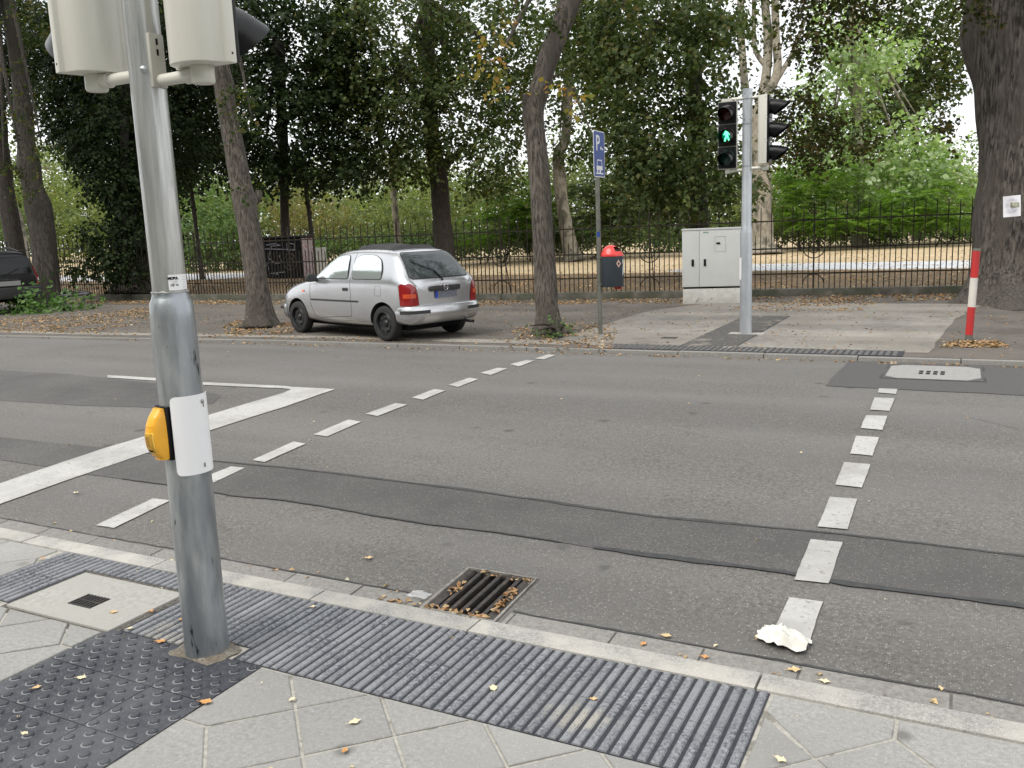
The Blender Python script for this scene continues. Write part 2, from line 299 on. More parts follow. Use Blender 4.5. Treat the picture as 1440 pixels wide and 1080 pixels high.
# ---- near kerb, gutter
def joint_row(x0, x1, y0, y1, zf, L, gap, m, name, seed, skip=None, d=.12, prot=0):
    rr = random.Random(seed); mb = MB(); x = x0
    while x < x1:
        l = L*(.8+.4*rr.random()); a, b = x+gap/2, x+l-gap/2; x += l
        segs = [(a, b)]
        if skip: segs = [s for s in ((a, min(b, skip[0])), (max(a, skip[1]), b)) if s[1]-s[0] > .02]
        for (p, q) in segs:
            dz = rr.uniform(-.0015, .0015)
            e0, e1 = rr.uniform(-.003, .003), rr.uniform(-.003, .003)
            mb.add([(p, y0, zf(y0)-d), (q, y0, zf(y0)-d), (q, y1+e1, zf(y1)-d), (p, y1+e0, zf(y1)-d), (p, y0, zf(y0)+dz+prot), (q, y0, zf(y0)+dz+prot), (q, y1+e1, zf(y1)+dz+prot), (p, y1+e0, zf(y1)+dz+prot)],
                   [(0, 3, 2, 1), (4, 5, 6, 7), (0, 1, 5, 4), (1, 2, 6, 5), (2, 3, 7, 6), (3, 0, 4, 7)])
    return tag(mb.build(name, m, bevel=.004), kind='structure')
joint_row(-30, 12, 2.832, 2.948, lambda y: .002, 1.0, .008, M['granite'], 'kerb', 1)
joint_row(-30, 12, 2.954, 3.07, lambda y: zroad(y)+.006, .42, .008, M['gutter'], 'gutter', 2, skip=(DR[0]-.03, DR[1]+.03))
def crackline(name, pts, w, seed):
    a = rough_edge(pts, .05, .010, seed, False); sheet(name, [ribbon(a, w, seed)], M['tar'], .0035)
crackline('road_crack', [(-8, 3.085), (DR[0]-.03, 3.085)], .006, 21); crackline('road_crack', [(DR[1]+.03, 3.085), (4, 3.085)], .007, 22)
crackline('road_crack', [(-3.9, 3.1), (-4.0, 3.8), (-3.7, 4.4)], .002, 23); crackline('road_crack', [(1.0, 5.0), (.4, 5.6), (.5, 6.6), (-.1, 7.2)], .003, 24)
# ---- near pavement
mb = MB(); mb.box(-60, 30, -14, 2.832, -.3, -.007); tag(mb.build('pavement', M['sand']), kind='structure')
def clip(poly, a, b, c):                             # keep a*x+b*y<=c
    out = []
    for i in range(len(poly)):
        p, q = poly[i], poly[(i+1) % len(poly)]; dp, dq = a*p[0]+b*p[1]-c, a*q[0]+b*q[1]-c
        if dp <= 0: out.append(p)
        if dp*dq < 0: t = dp/(dp-dq); out.append((p[0]+(q[0]-p[0])*t, p[1]+(q[1]-p[1])*t))
    return out
def inset(poly, g):
    n = len(poly); area = sum(poly[i][0]*poly[(i+1) % n][1]-poly[(i+1) % n][0]*poly[i][1] for i in range(n))
    if area < 0: poly = poly[::-1]
    out = list(poly)
    for i in range(n):
        p, q = poly[i], poly[(i+1) % n]; dx, dy = q[0]-p[0], q[1]-p[1]; l = math.hypot(dx, dy)
        if l < 1e-6: continue
        nx, ny = dy/l, -dx/l; out = clip(out, nx, ny, nx*p[0]+ny*p[1]-g)
        if len(out) < 3: return []
    return out
slabs = []; PD = .41
def diag(x0, x1, y0, y1, skipx=(), skipy=()):
    for i in range(-60, 60):
        for j in range(-60, 60):
            a, b = .12+PD*i, 4.07+PD*j; c = [((a-b)/2, (a+b)/2), ((a+PD-b)/2, (a+PD+b)/2), ((a-b)/2, (a+b)/2+PD), ((a-b-PD)/2, (a+b+PD)/2)]
            ccx, ccy = (a-b)/2, (a+b)/2+PD/2
            if any(abs(ccx-q) < .02 for q in skipx) or any(abs(ccy-q) < .02 for q in skipy): continue
            if max(p[0] for p in c) < x0 or min(p[0] for p in c) > x1 or max(p[1] for p in c) < y0 or min(p[1] for p in c) > y1: continue
            for A in ((-1, 0, -x0), (1, 0, x1), (0, -1, -y0), (0, 1, y1)):
                c = clip(c, *A)
                if len(c) < 3: break
            if len(c) >= 3: slabs.append(c)
YV = .12+PD*6; YV = (YV+4.07-PD*3)/2                  # row of vertices below the kerb border
XV = (.12+PD*6-(4.07-PD*3))/2
XB = (.12-PD-4.07)/2; XB2 = XB-PD*2.5
diag(XB, 6, -2.5, 2.28, skipx=(XB,)); diag(-.52, 6, 2.28, YV, skipy=(YV,)); diag(-7, XB2, -2.5, 2.245, skipx=(XB2,)); diag(-7, -4.175, 2.245, YV, skipy=(YV,))
for k in range(-1, 16):
    x = XV+PD*k
    slabs.append([(max(x, -.52), YV), (x+PD/2, YV-PD/2) if x+PD/2 > -.52 else (-.52, YV-.2), (x+PD, YV), (x+PD, 2.828), (max(x, -.52), 2.828)])
for k in range(-16, -9):
    x = XV+PD*k
    if x+PD < -4.17: slabs.append([(x, YV), (x+PD/2, YV-PD/2), (x+PD, YV), (x+PD, 2.828), (x, 2.828)])
for k in range(-12, 3):                               # border slabs beside the blister field
    for (xb, xe, sg, yl) in ((XB, -2.297, 1, 2.278), (XB2, -3.135, -1, 2.245)):
        y = (.12-PD+4.07)/2+PD*k+(PD/2 if sg < 0 else 0)
        c = [(xe, y), (xb, y), (xb+sg*PD/2, y+PD/2), (xb, y+PD), (xe, y+PD)]; c = clip(c, 0, 1, yl)
        if len(c) >= 3: slabs.append(c)
slabs.append([(-4.175, 2.25), (-3.86, 2.25), (-3.86, 2.276), (-4.175, 2.276)])
mb = MB(); rr = random.Random(4)
for s_ in slabs:
    q = inset(s_, .006)
    if len(q) < 3: continue
    n = len(q); dz = rr.uniform(-.002, .001); tx, ty = rr.uniform(-.006, .006), rr.uniform(-.006, .006); q2 = inset(q, .004)
    cx, cy = sum(p[0] for p in q)/n, sum(p[1] for p in q)/n
    zz = lambda p: dz+tx*(p[0]-cx)+ty*(p[1]-cy)
    if len(q2) != n: mb.add([(p[0], p[1], zz(p)-.03) for p in q]+[(p[0], p[1], zz(p)) for p in q], [tuple(range(n, 2*n))]+[(k, (k+1) % n, n+(k+1) % n, n+k) for k in range(n)]); continue
    mb.add([(p[0], p[1], zz(p)-.03) for p in q]+[(p[0], p[1], zz(p)-.003) for p in q]+[(p[0], p[1], zz(p)) for p in q2],
           [tuple(range(2*n, 3*n))]+[(k, (k+1) % n, n+(k+1) % n, n+k) for k in range(n)]+[(n+k, n+(k+1) % n, 2*n+(k+1) % n, 2*n+k) for k in range(n)])
tag(mb.build('paving_slabs', M['slab']), kind='structure')
# ---- ribbed tactile band (near): ribs run across the road direction
MH = (-3.795, -3.115, 2.25, 2.66)                     # concrete cover
def rib_band(name, x0, x1, rows, z, skips, period=.042):
    mb = MB(); g = MB(); y0, y1 = rows[0], rows[-1]
    rects = [(x0, x1, y0, y1)]
    for (a, b, c, d) in skips:
        nr = []
        for (p, q, r, s) in rects:
            if b <= p or a >= q or d <= r or c >= s: nr.append((p, q, r, s)); continue
            if a > p: nr.append((p, a, r, s))
            if b < q: nr.append((b, q, r, s))
            if c > r: nr.append((max(a, p), min(b, q), r, c))
            if d < s: nr.append((max(a, p), min(b, q), d, s))
        rects = nr
    for r_ in rects: g.box(r_[0], r_[1], r_[2], r_[3], z-.05, z-.0035)
    x = x0+.004; i = 0
    rr = random.Random(3)
    while x+period*.65 < x1:
        w = period*.56
        if i % 7 == 6: x += .003
        for j in range(len(rows)-1):
            a, b = rows[j]+.0015, rows[j+1]-.0015; sg = [(a, b)]
            for (p, q, r, s) in skips:
                if x+w > p and x < q: sg = [t for u in sg for t in ((u[0], min(u[1], r)), (max(u[0], s), u[1])) if t[1]-t[0] > .012]
            for (a2, b2) in sg:
                h = z+.0015+rr.uniform(-.0006, .0006)
                mb.add([(x-.003, a2, z-.0035), (x+w+.003, a2, z-.0035), (x+w+.003, b2, z-.0035), (x-.003, b2, z-.0035), (x+.001, a2+.001, h), (x+w-.001, a2+.001, h), (x+w-.001, b2-.001, h), (x+.001, b2-.001, h)],
                       [(4, 5, 6, 7), (0, 1, 5, 4), (1, 2, 6, 5), (2, 3, 7, 6), (3, 0, 4, 7)])
        x += period; i += 1
    g_ = g.build(name, M['groove']); tag(g_, kind='structure')
    tag(mb.build(name, M['rib']), kind='structure')
PB = (-2.6, 2.3)                                      # near mast
rib_band('tactile_ribs', -4.17, -.528, [2.282, 2.55, 2.828], 0, [(MH[0]-.03, MH[1]+.03, MH[2]-.05, MH[3]+.03), (PB[0]-.14, PB[0]+.15, 2.2, 2.38)])
# ---- blister field
rg = MB(); mb = MB(); tl = .27; rr = random.Random(5)
ty = 2.278
while ty > -1.2:
    for i in range(3):
        x0 = -3.13+i*.2775; x1 = x0+.2755; y1 = ty-.002; y0 = ty-.2775+.002
        dz = rr.uniform(-.001, .001)
        rects = [(x0, x1, y0, y1)]
        mb.box(x0, x1, y0, y1, -.04, -.002+dz)
        k = 0; n = 6; stp = .2775/n*1.0
        for a in range(n):
            for b in range(n):
                if (a+b) % 2: continue
                bx, by = x0+stp*(a+.5), y0+stp*(b+.5)-.001
                if abs(bx-PB[0]) < .15 and abs(by-PB[1]) < .12: continue
                mb.lathe([(.0165, -.003+dz), (.0158, .0025+dz), (.0135, .0042+dz), (.0001, .0046+dz)], 16, Matrix.Translation((bx, by, 0)))
                rg.lathe([(.0165, -.0012+dz), (.0215+rr.uniform(-.0015, .002), -.0016+dz)], 16, Matrix.Translation((bx, by, 0)), 0, R(120), R(350))  # pale arcs paint the light caught on one side of each blister
    ty -= .2775
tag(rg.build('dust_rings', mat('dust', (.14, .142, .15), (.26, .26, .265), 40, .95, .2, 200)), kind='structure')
o = mb.build('tactile_blisters', M['blister'], smooth=True, angle=50); tag(o, kind='structure')
# mortar collar round the mast
mb = MB(); N = 40; vs = [(PB[0], PB[1], .006)]
for k in range(N):
    q = 2*pi*k/N; r = .115+.03*noise.noise(Vector((cos(q)*2, sin(q)*2, 3))); vs.append((PB[0]+r*1.1*max(-1, min(1, 1.25*cos(q))), PB[1]+.085*max(-1, min(1, 1.25*sin(q)))*(r/.115)-.006, -.001))
mid = [(PB[0]+(v[0]-PB[0])*.75, PB[1]+(v[1]-PB[1])*.75, .005+.003*random.random()) for v in vs[1:]]
mb.add(vs+mid, [(0, N+1+k, N+1+(k+1) % N) for k in range(N)]+[(1+k, 1+(k+1) % N, N+1+(k+1) % N, N+1+k) for k in range(N)])
tag(mb.build('mortar_collar', mat('mortar', (.13, .115, .09), (.30, .275, .235), 70, .95, 1, 120, c3=(.17, .135, .09), c3scale=9, speck=[(90, (.40, .36, .28), .85)], bdist=.012), smooth=True), kind='structure')
# ---- far side
def yfar(x):
    P_ = [(-70, 8.0), (-30, 9.0), (-15.2, 9.59), (-9.03, 10.02), (-1.8, 10.06), (30, 10.1)]
    for (a, b), (c, d) in zip(P_, P_[1:]):
        if a <= x <= c: return b+(d-b)*(x-a)/(c-a)
    return 10.05
FX = [-70, -30, -9, 0, 12, 30]; FY = [17.0, 17.0, 17.0, 18.7, 20.9, 24]
def yfence(x): return float(np.interp(x, FX, FY))
kx = [-70, -30, -22, -15.2, -12, -9.03, -5, -1.8, 0, 3, 30]
mb = MB(); kk = [x for x in kx]
for a, b in zip(kk, kk[1:]): mb.add([(a, yfar(a)+.10, ZP-.2), (b, yfar(b)+.10, ZP-.2), (b, yfar(b)+.10, ZP), (a, yfar(a)+.10, ZP), (a, yfence(a), ZP), (b, yfence(b), ZP)], [(0, 1, 2, 3), (3, 2, 5, 4)])
tag(mb.build('pavement', M['farpave']), kind='structure')
mb = MB(); rr = random.Random(8); x = -40
while x < 12:
    l = 1.0; a, b = x+.004, x+l-.004; x += l; j = rr.uniform(-.008, .008); dz = rr.uniform(-.004, .002)
    mb.add([(a, yfar(a)+j, -.1), (b, yfar(b)+j, -.1), (b, yfar(b)+.10, -.1), (a, yfar(a)+.10, -.1), (a, yfar(a)+j, ZP+dz), (b, yfar(b)+j, ZP+dz), (b, yfar(b)+.10, ZP+dz), (a, yfar(a)+.10, ZP+dz)],
           [(0, 3, 2, 1), (4, 5, 6, 7), (0, 1, 5, 4), (1, 2, 6, 5), (2, 3, 7, 6), (3, 0, 4, 7)])
tag(mb.build('kerb', M['gutter'], bevel=.01), kind='structure')
flat = lambda y: ZP
sheet('pavement', [rough_edge([(-4.95, 10.9), (-4.95, 14.9), (-4.2, 16.6), (.3, 16.4), (-.1, 14), (-.32, 10.47), (-4.1, 10.3)], .4, .03, 2)], M['concpave'], .004, flat)
sheet('pavement', [rough_edge([(-24, 9.9), (-14, 10.0), (-9, 10.35), (-4.6, 10.35), (-4.6, 10.75), (-9, 10.6), (-14, 10.3), (-24, 10.1)], .4, .03, 4)], M['concpave'], .004, flat)
_rb = M['rib']; M['rib'] = mat('dark_tactile_stone_far', (.065, .063, .06), (.15, .143, .133), 40, .85, .3, 150, stain=(2.5, .57, (.24, .22, .19)))
rib_band('tactile_ribs', -4.05, -.56, [10.16, 10.54], ZP+.010, [], .070)
# dark ribbed field leading from the crossing, ribs along the kerb
mb = MB(); mb.box(-3.12, -2.42, 10.5, 14.2, ZP, ZP+.006); tag(mb.build('tactile_field', M['groove']), kind='structure')
mb = MB(); y = 10.52
while y < 14.16: mb.box(-3.11, -2.43, y, y+.045, ZP+.006, ZP+.0105); y += .075
tag(mb.build('tactile_field', M['rib']), kind='structure'); M['rib'] = _rb
# park ground
mb = MB(); fx = [-90]+FX[1:]+[90]; fyv = [17]+FY[1:]+[34]
for a, b, c, d in zip(fx, fx[1:], fyv, fyv[1:]): mb.add([(a, c, ZP+.012), (b, d, ZP+.012), (b, 27.0, ZP+.012), (a, 27, ZP+.012)] if d < 27 and c < 27 else [(a, c, ZP), (b, d, ZP), (b, 27.0, ZP-.02)], [(0, 1, 2, 3)] if d < 27 and c < 27 else [(0, 1, 2)])
tag(mb.build('park_ground', litterfloor), kind='structure')
mb = MB(); mb.add([(-300, 27, ZP+.012), (200, 27, ZP+.012), (200, 400, ZP+.012), (-300, 400, ZP+.012)], [(0, 1, 2, 3)]); tag(mb.build('lawn', grass_m), kind='structure')
pm = mat('park_path', (.42, .43, .44), (.54, .55, .56), 3, .9, .2, 30)
mb = MB()
for a, b, c, d in ((-8.5, 40, 27.2, 31.6), (-90, -27, 26.2, 31.6)): mb.add([(a, c, ZP+.02), (b, c, ZP+.02), (b, d, ZP+.02), (a, d, ZP+.02)], [(0, 1, 2, 3)])
tag(mb.build('path', pm), kind='structure')
# ================================================================== NEAR MAST
def signal_head(parent, Wd=.25, lit=None, name='signal_head', red_tint=False):
    """local frame: x faces out, y width, z up, origin bottom centre; three chambers"""
    hd = MB(); hh = .283
    pl = [(.038, -Wd/2), (.038, Wd/2), (.0, Wd/2), (-.004, Wd/2-.018)]
    for i in range(1, 12): q = pi/2-pi*i/12; pl.append((-.012-.085*cos(q)**.8 if cos(q) > 0 else -.012, (Wd/2-.028)*sin(q)))
    pl += [(-.004, -Wd/2+.018), (.0, -Wd/2)]
    hd.prism(pl, 0, hh*3)
    h = hd.build(name, M['cream'], parent, bevel=.005)
    for zz in (.03, .265, .30, .55, .58, .82):
        for sy in (-1, 1): sc = MB(); sc.tube([(.018, sy*(Wd/2-.003), zz), (.018, sy*(Wd/2+.0015), zz)], .004, 8); sc.build('screw', M['black'], h)
    fp = MB()
    for k in range(3): fp.prism([(-Wd/2+.008, hh*k+.006), (Wd/2-.008, hh*k+.006), (Wd/2-.008, hh*k+hh-.006), (-Wd/2+.008, hh*k+hh-.006)], .038, .062, Matrix(((0, 0, 1, 0), (1, 0, 0, 0), (0, 1, 0, 0), (0, 0, 0, 1))))
    fp.build('front_panel', M['black'], h, bevel=.004)
    lens_m = [mat('lens_green', (.01, .06, .05), None, rough=.15), mat('lens_amber', (.05, .03, .012), None, rough=.15), mat('lens_red', (.06, .01, .01), None, rough=.15)]
    for k in range(3):
        cz = hh*k+hh/2; ln = MB(); X = frame((.058, 0, cz), (0, 1, 0), (1, 0, 0))
        ln.lathe([(.1, 0), (.09, .008), (.06, .014), (.0001, .018)], 28, X)
        ln.build('lens', lens_m[k], h, smooth=True)
        vz = MB(); n = 30; L0 = .22
        for wall, rr_ in ((0, .092), (1, .0885)):
            vs = []
            for i in range(n+1):
                q = R(-62)+R(304)*i/n; s_ = sin(q); L = .05+(L0-.05)*min(1, max(0, (s_+.88)/1.5)); y_, z_ = rr_*cos(q), rr_*s_
                vs += [(.056, y_, cz+z_), (.056+L*.5, y_*1.0, cz+z_-.014), (.056+L, y_*.94, cz+z_*.92-.036)]
            f = []
            for i in range(n):
                for j in range(2): a = i*3+j; f.append((a, a+1, a+4, a+3) if wall == 0 else (a, a+3, a+4, a+1))
            vz.add(vs, f)
        vz.build('visor', M['black'], h, smooth=True, angle=60)
        if lit == k:
            fg = MB(); gm = emat('signal_green_lit', (.14, 1.0, .48), 2.0); X2 = frame((.079, 0, cz), (0, 1, 0), (1, 0, 0)) @ Matrix.Scale(1.2, 4)
            # walking figure, x across, y up
            fg.lathe([(.0001, .002), (.011, .002), (.011, 0)], 16, X2 @ Matrix.Translation((0, .062, 0)))
            for poly in ([(-.014, .048), (.012, .050), (.017, .02), (.013, -.008), (-.012, -.008), (-.018, .02)], [(-.012, -.006), (.003, -.006), (-.014, -.064), (-.030, -.060)], [(.0, -.006), (.012, -.006), (.032, -.05), (.020, -.060)],
                         [(-.014, .046), (-.008, .03), (-.03, .0), (-.036, .008)], [(.012, .048), (.006, .03), (.026, -.002), (.034, .006)]): fg.prism(poly, 0, .002, X2)
            fg.build('walking_figure', gm, h)
            gl = MB(); gl.lathe([(.092, 0), (.06, .012), (.0001, .0165)], 24, frame((.0605, 0, cz), (0, 1, 0), (1, 0, 0))); gl.build('lens_cover', emat('lens_green_glow', (.0, .16, .085), .8), h, smooth=True)
    return h
mast = empty('traffic_light', (PB[0], PB[1], 0), 0, 'steel traffic light mast in the foreground with yellow push button and cream signal backs', 'traffic light')
X0, Y0 = PB
z_sh = zat(X0, Y0, 412); z_st = zat(X0, Y0, 445)
mb = MB()
mb.lathe([(.088, -.02), (.086, .01), (.083, .05), (.0815, .5), (.080, z_st-.03), (.079, z_st), (.076, z_st+.05), (.068, z_sh-.02), (.0635, z_sh-.004), (.0635, z_sh+.003), (.0605, z_sh+.006), (.060, z_sh+.3), (.0585, 4.2), (.0001, 4.2)], 40)
mb.build('pole', M['galv'], mast, smooth=True, angle=50)
mb = MB(); mb.lathe([(.0612, z_sh+.0065), (.0605, 2.2), (.0592, 4.19)], 40); mb.build('upper_tube', M['galv2'], mast, smooth=True)
mb = MB()
for k in range(34):
    q = 2*pi*k/34; mb.tube([(.0625*cos(q), .0625*sin(q), z_sh+.004+.0015*sin(k*2.1)), (.0625*cos(q+.19), .0625*sin(q+.19), z_sh+.004+.0015*sin(k*2.1+1.3))], .004, 6)
mb.build('weld_seam', M['galv2'], mast, smooth=True)
camdir = Vector((-X0, -Y0, 0)).normalized(); rgt = Vector((-camdir.y, camdir.x, 0)); ang = lambda d: math.atan2(d.y, d.x)
def curved(name, m, r, z0, z1, a0, a1, parent, th=.004, cr=.03, n=20, nz_=10):
    """plate bent round the mast between two angles, rounded corners"""
    mb = MB(); vs = []; 
    for s_ in (0, 1):
        for j in range(nz_*2+1):
            t = j/(nz_*2); t = .5-.5*cos(pi*t); z = z0+(z1-z0)*t; e = min(z-z0, z1-z)
            cut = 0 if e >= cr else cr-math.sqrt(max(0, cr*cr-(cr-e)**2))
            for i in range(n+1):
                q = a0+cut/r+(a1-a0-2*cut/r)*i/n; rad = r+(th if s_ else 0); vs.append((rad*cos(q), rad*sin(q), z))
    m_ = n+1; L = (nz_*2+1)*m_; fs = []
    for j in range(nz_*2):
        for i in range(n):
            a = j*m_+i; fs.append((L+a, L+a+1, L+a+m_+1, L+a+m_)); fs.append((a, a+m_, a+m_+1, a+1))
    for j in range(nz_*2):
        a = j*m_; fs.append((a, L+a, L+a+m_, a+m_)); b = a+n; fs.append((b, b+m_, L+b+m_, L+b))
    for i in range(n):
        fs.append((i, i+1, L+i+1, L+i)); b = nz_*2*m_+i; fs.append((b, L+b, L+b+1, b+1))
    mb.add(vs, fs); return mb.build(name, m, parent, smooth=True, angle=40)
zp0, zp1 = zat(X0, Y0, 661), zat(X0, Y0, 553)
ac = ang(camdir)
wp = curved('cover_plate', M['white'], .087, zp0, zp1, ac-R(27), ac+R(100), mast, .003, .018)
for (da, zz, hgt) in ((52, zp1-.028, .010), (40, zp0+.03, .006)):
    q = ac+R(da); d = Vector((cos(q), sin(q), 0)); mb = MB(); X = frame(d*.0905+Vector((0, 0, zz)), (0, 0, 1), d)
    mb.lathe([(.0075, 0), (.0075, .003), (.005, .005), (.0001, .0055)], 16, X) if hgt > .008 else mb.box(-.008, .008, -.0025, .0025, 0, .003, mt=X)
    if hgt > .008: mb.box(-.022, -.006, -.007, -.003, 0, .0015, mt=X); 
    mb.build('screw', mat('steel_screw', (.35, .34, .32), None, rough=.35, metal=.9), wp, smooth=True)
# push button
zb0, zb1 = zat(X0, Y0, 637), zat(X0, Y0, 568)
bd = (-rgt*.90+camdir*.50).normalized(); bl = empty('push_button', (0, 0, 0)); bl.parent = mast
hgt = zb1-zb0; X = frame(bd*.078+Vector((0, 0, zb0)), (0, 0, 1), bd)   # local x up, y sideways, z outwards
X = frame(bd*.078+Vector((0, 0, zb0)), bd, (0, 0, 1))                     # x out, z up
mb = MB(); mb.prism([(-.02, -.038), (.010, -.040), (.010, .040), (-.02, .038)], -.006, hgt+.006, X); mb.build('back_plate', M['black'], bl, bevel=.004)
prof = [(0, .0, .032), (.012, .024, .034), (.05, .044, .036), (.09, .048, .036), (.13, .041, .035), (.162, .026, .033), (hgt-.006, .008, .029)]
mb = MB(); vs = []; n = 17
def prof_at(t):
    z = t*hgt; zs = [p[0] for p in prof]; return float(np.interp(z, zs, [p[1] for p in prof])), float(np.interp(z, zs, [p[2] for p in prof]))
NZ = 24
for j in range(NZ+1):
    t = j/NZ; o_, w = prof_at(t); o_ += .014
    if j == 0: o_ = .030
    if j == NZ: o_ = .018
    for i in range(n):
        q = -pi/2+pi*i/(n-1); e = .55
        vs.append(X @ Vector((.010+o_*abs(cos(q))**e*(1 if cos(q) > 0 else 0), w*(abs(sin(q))**.75)*(1 if sin(q) > 0 else -1), t*hgt)))
fs = [(j*n+i, j*n+i+1, (j+1)*n+i+1, (j+1)*n+i) for j in range(NZ) for i in range(n-1)]+[tuple(range(n-1, -1, -1)), tuple(NZ*n+i for i in range(n))]
mb.add(vs, fs); yb = mb.build('yellow_case', M['yellow'], bl, smooth=True, angle=45)
bm = bmesh.new(); bm.from_mesh(yb.data); bt = BVHTree.FromBMesh(bm)
def on_case(y, z, off):
    p0 = X @ Vector((.4, y, z)); d = (X.to_3x3() @ Vector((-1, 0, 0))); h = bt.ray_cast(p0, d)
    return h[0]-d*off if h[0] else p0+d*.3
def case_patch(name, y0, y1, z0, z1, off, m, nx=6, nz2=8):
    mb = MB(); vs = [on_case(y0+(y1-y0)*i/nx, z0+(z1-z0)*j/nz2, off) for j in range(nz2+1) for i in range(nx+1)]
    mb.add(vs, [(j*(nx+1)+i, j*(nx+1)+i+1, (j+1)*(nx+1)+i+1, (j+1)*(nx+1)+i) for j in range(nz2) for i in range(nx)]); return mb.build(name, m, bl, smooth=True)
case_patch('touch_panel', -.022, .028, .028, .108, .0012, mat('panel_rim', (.95, .62, .12), None, rough=.4))
case_patch('touch_panel', -.019, .025, .031, .105, .0022, M['ydark'])
case_patch('hand_symbol', -.006, .012, .055, .095, .003, mat('worn_print', (.25, .13, .03), (.45, .24, .03), 80, .6))
case_patch('caption', -.012, .018, .036, .043, .003, M['blackm'])
mb = MB()
for k in range(20):
    a = on_case(-.027+.054*k/20, .128, .0004); b = on_case(-.027+.054*(k+1)/20, .128, .0004); mb.tube([a, b], .0009, 5)
mb.build('seam', mat('seam_orange', (.45, .22, .02), None, rough=.6), bl)
# rating sticker
zs0, zs1 = z_sh+.012, zat(X0, Y0, 386)
st = curved('rating_sticker', M['white'], .0612, zs0, zs1, ac-R(2), ac+R(80), mast, .0005, .003)
def on_pole(a, z, r): q = ac+R(a); d = Vector((cos(q), sin(q), 0)); return frame(d*r+Vector((0, 0, z)), Vector((-d.y, d.x, 0)), d)
def pole_lettering(t_, size, a, z, bold):
    X = on_pole(a, z, .0624)
    return text('lettering', t_, size, X, M['blackm'], st, .0003, bold)
pole_lettering('MOBA', .0125, 13, zs1-.013, .0009); pole_lettering('CE', .011, 10, zs0+.018, .0002); pole_lettering('76', .009, 26, zs0+.018, .0002)
mb = MB()
for k in range(6): mb.box(-.008, .008, -.0006, .0006, 0, .0004, mt=on_pole(55, zs1-.010-.009*k, .0622))
for k in range(3): mb.box(-.010, .010, -.0004, .0004, 0, .0004, mt=on_pole(18, zs1-.024-.006*k, .0621))
mb.build('small_print', mat('print_grey', (.3, .3, .32), None), st)
# signal heads
def head_at(parent, off, z, face, lit=None):
    h = signal_head(parent, .25, lit); h.matrix_local = frame((off[0], off[1], z), face, (0, 0, 1)); return h
def arm(parent, off, z, rp):
    d = Vector((off[0], off[1], 0)); l = d.length; d.normalize(); mb = MB()
    mb.tube([d*(rp-.01)+Vector((0, 0, z)), d*(l-.05)+Vector((0, 0, z))], .021, 16)
    mb.tube([d*(l-.075)+Vector((0, 0, z)), d*(l-.03)+Vector((0, 0, z+.004))], .027, 16)
    mb.lathe([(.0001, -.034), (.036, -.032), (.040, -.024), (.040, .022), (.036, .028), (.0001, .028)], 24, Matrix.Translation(d*l+Vector((0, 0, z))))
    return mb.build('bracket_arm', M['cream'], parent, smooth=True, angle=40)
def slotplate(parent, off, z, rp):
    d = Vector((off[0], off[1], 0)).normalized(); X = frame(d*(rp-.004)+Vector((0, 0, z-.02)), d, (0, 0, 1)); mb = MB()
    mb.box(-.006, .012, -.03, .03, -.03, .15, mt=X); o = mb.build('bracket_plate', mat('bracket_cream', (.42, .41, .36), None, rough=.45), parent, bevel=.004)
    for zz in (.09, .125): s_ = MB(); s_.box(.0125, .0135, -.004, .004, zz-.013, zz+.008, mt=X); s_.build('slot', M['black'], o)
oR, oL = (.265, .0), (-.265, .0)
zR = zat(X0+oR[0], Y0+oR[1], 93); zL = zat(X0+oL[0], Y0+oL[1], 106)
head_at(mast, oR, zR, (0, 1, 0)); head_at(mast, oL, zL, (-.95, .31, 0))
arm(mast, oR, zR-.025, .06); arm(mast, oL, zL-.025, .06); slotplate(mast, (.27, -.02), zR-.0, .06)
mb = MB(); d = (camdir-rgt*.15).normalized(); mb.lathe([(.012, 0), (.012, .004), (.006, .008), (.0001, .009)], 16, frame(d*.0595+Vector((0, 0, zL-.02)), (0, 0, 1), d)); mb.build('bolt', M['galv'], mast, smooth=True)
# ================================================================== FAR MAST
P1 = G(1048.5, 470, ZP); X1, Y1 = P1.x, P1.y
fm = empty('traffic_light', (X1, Y1, ZP), 0, 'grey traffic light mast across the road showing a green walking figure', 'traffic light')
zt = zat(X1, Y1, 125)-ZP; zsh = zat(X1, Y1, 323)-ZP
mb = MB(); mb.lathe([(.080, -.02), (.079, .1), (.077, zsh-.05), (.075, zsh-.03), (.0675, zsh+.03), (.066, zsh+.04), (.064, zsh+.05), (.062, zt-.02), (.066, zt-.02), (.066, zt), (.0001, zt+.005)], 32); mb.build('pole', mat('galvanised_pale', (.42, .45, .48), (.56, .58, .60), 9, .4, .05, 60, metal=.6, map_=(1, 1, .3)), fm, smooth=True, angle=50)
cd1 = Vector((-X1, -Y1, 0)).normalized(); a1 = ang(cd1)
curved('cover_plate', M['white'], .083, zat(X1, Y1, 393)-ZP, zat(X1, Y1, 362)-ZP, a1-R(125), a1-R(45), fm, .003, .01)
zb = zat(X1, Y1, 236)-ZP; zo = (-.245, 0)
head_at(fm, zo, zb, (0, -1, 0), lit=1)
head_at(fm, (.235, 0), zat(X1, Y1, 232)-ZP, (1, 0, 0))
for s_, zc in ((-.245, zb-.025), (.235, zb-.01)):
    arm(fm, (s_, 0), zc, .06)
    mb = MB(); mb.tube([(0, 0, zb+.87), (s_*.8, 0, zb+.88), (s_, 0, zb+.865)], .018, 12); mb.box(s_-.06 if s_ > 0 else s_-.08, s_+.08 if s_ > 0 else s_+.05, -.035, .035, zb+.853, zb+.885); mb.build('bracket_arm', M['cream'], fm, smooth=True, angle=40)
mb = MB()
for zz in (zb+.02, zb+.55, zb+.86): sb_ = MB(); sb_.lathe([(.066, zz-.006), (.066, zz+.006)], 24); sb_.build('strap', M['galv'], fm, smooth=True)
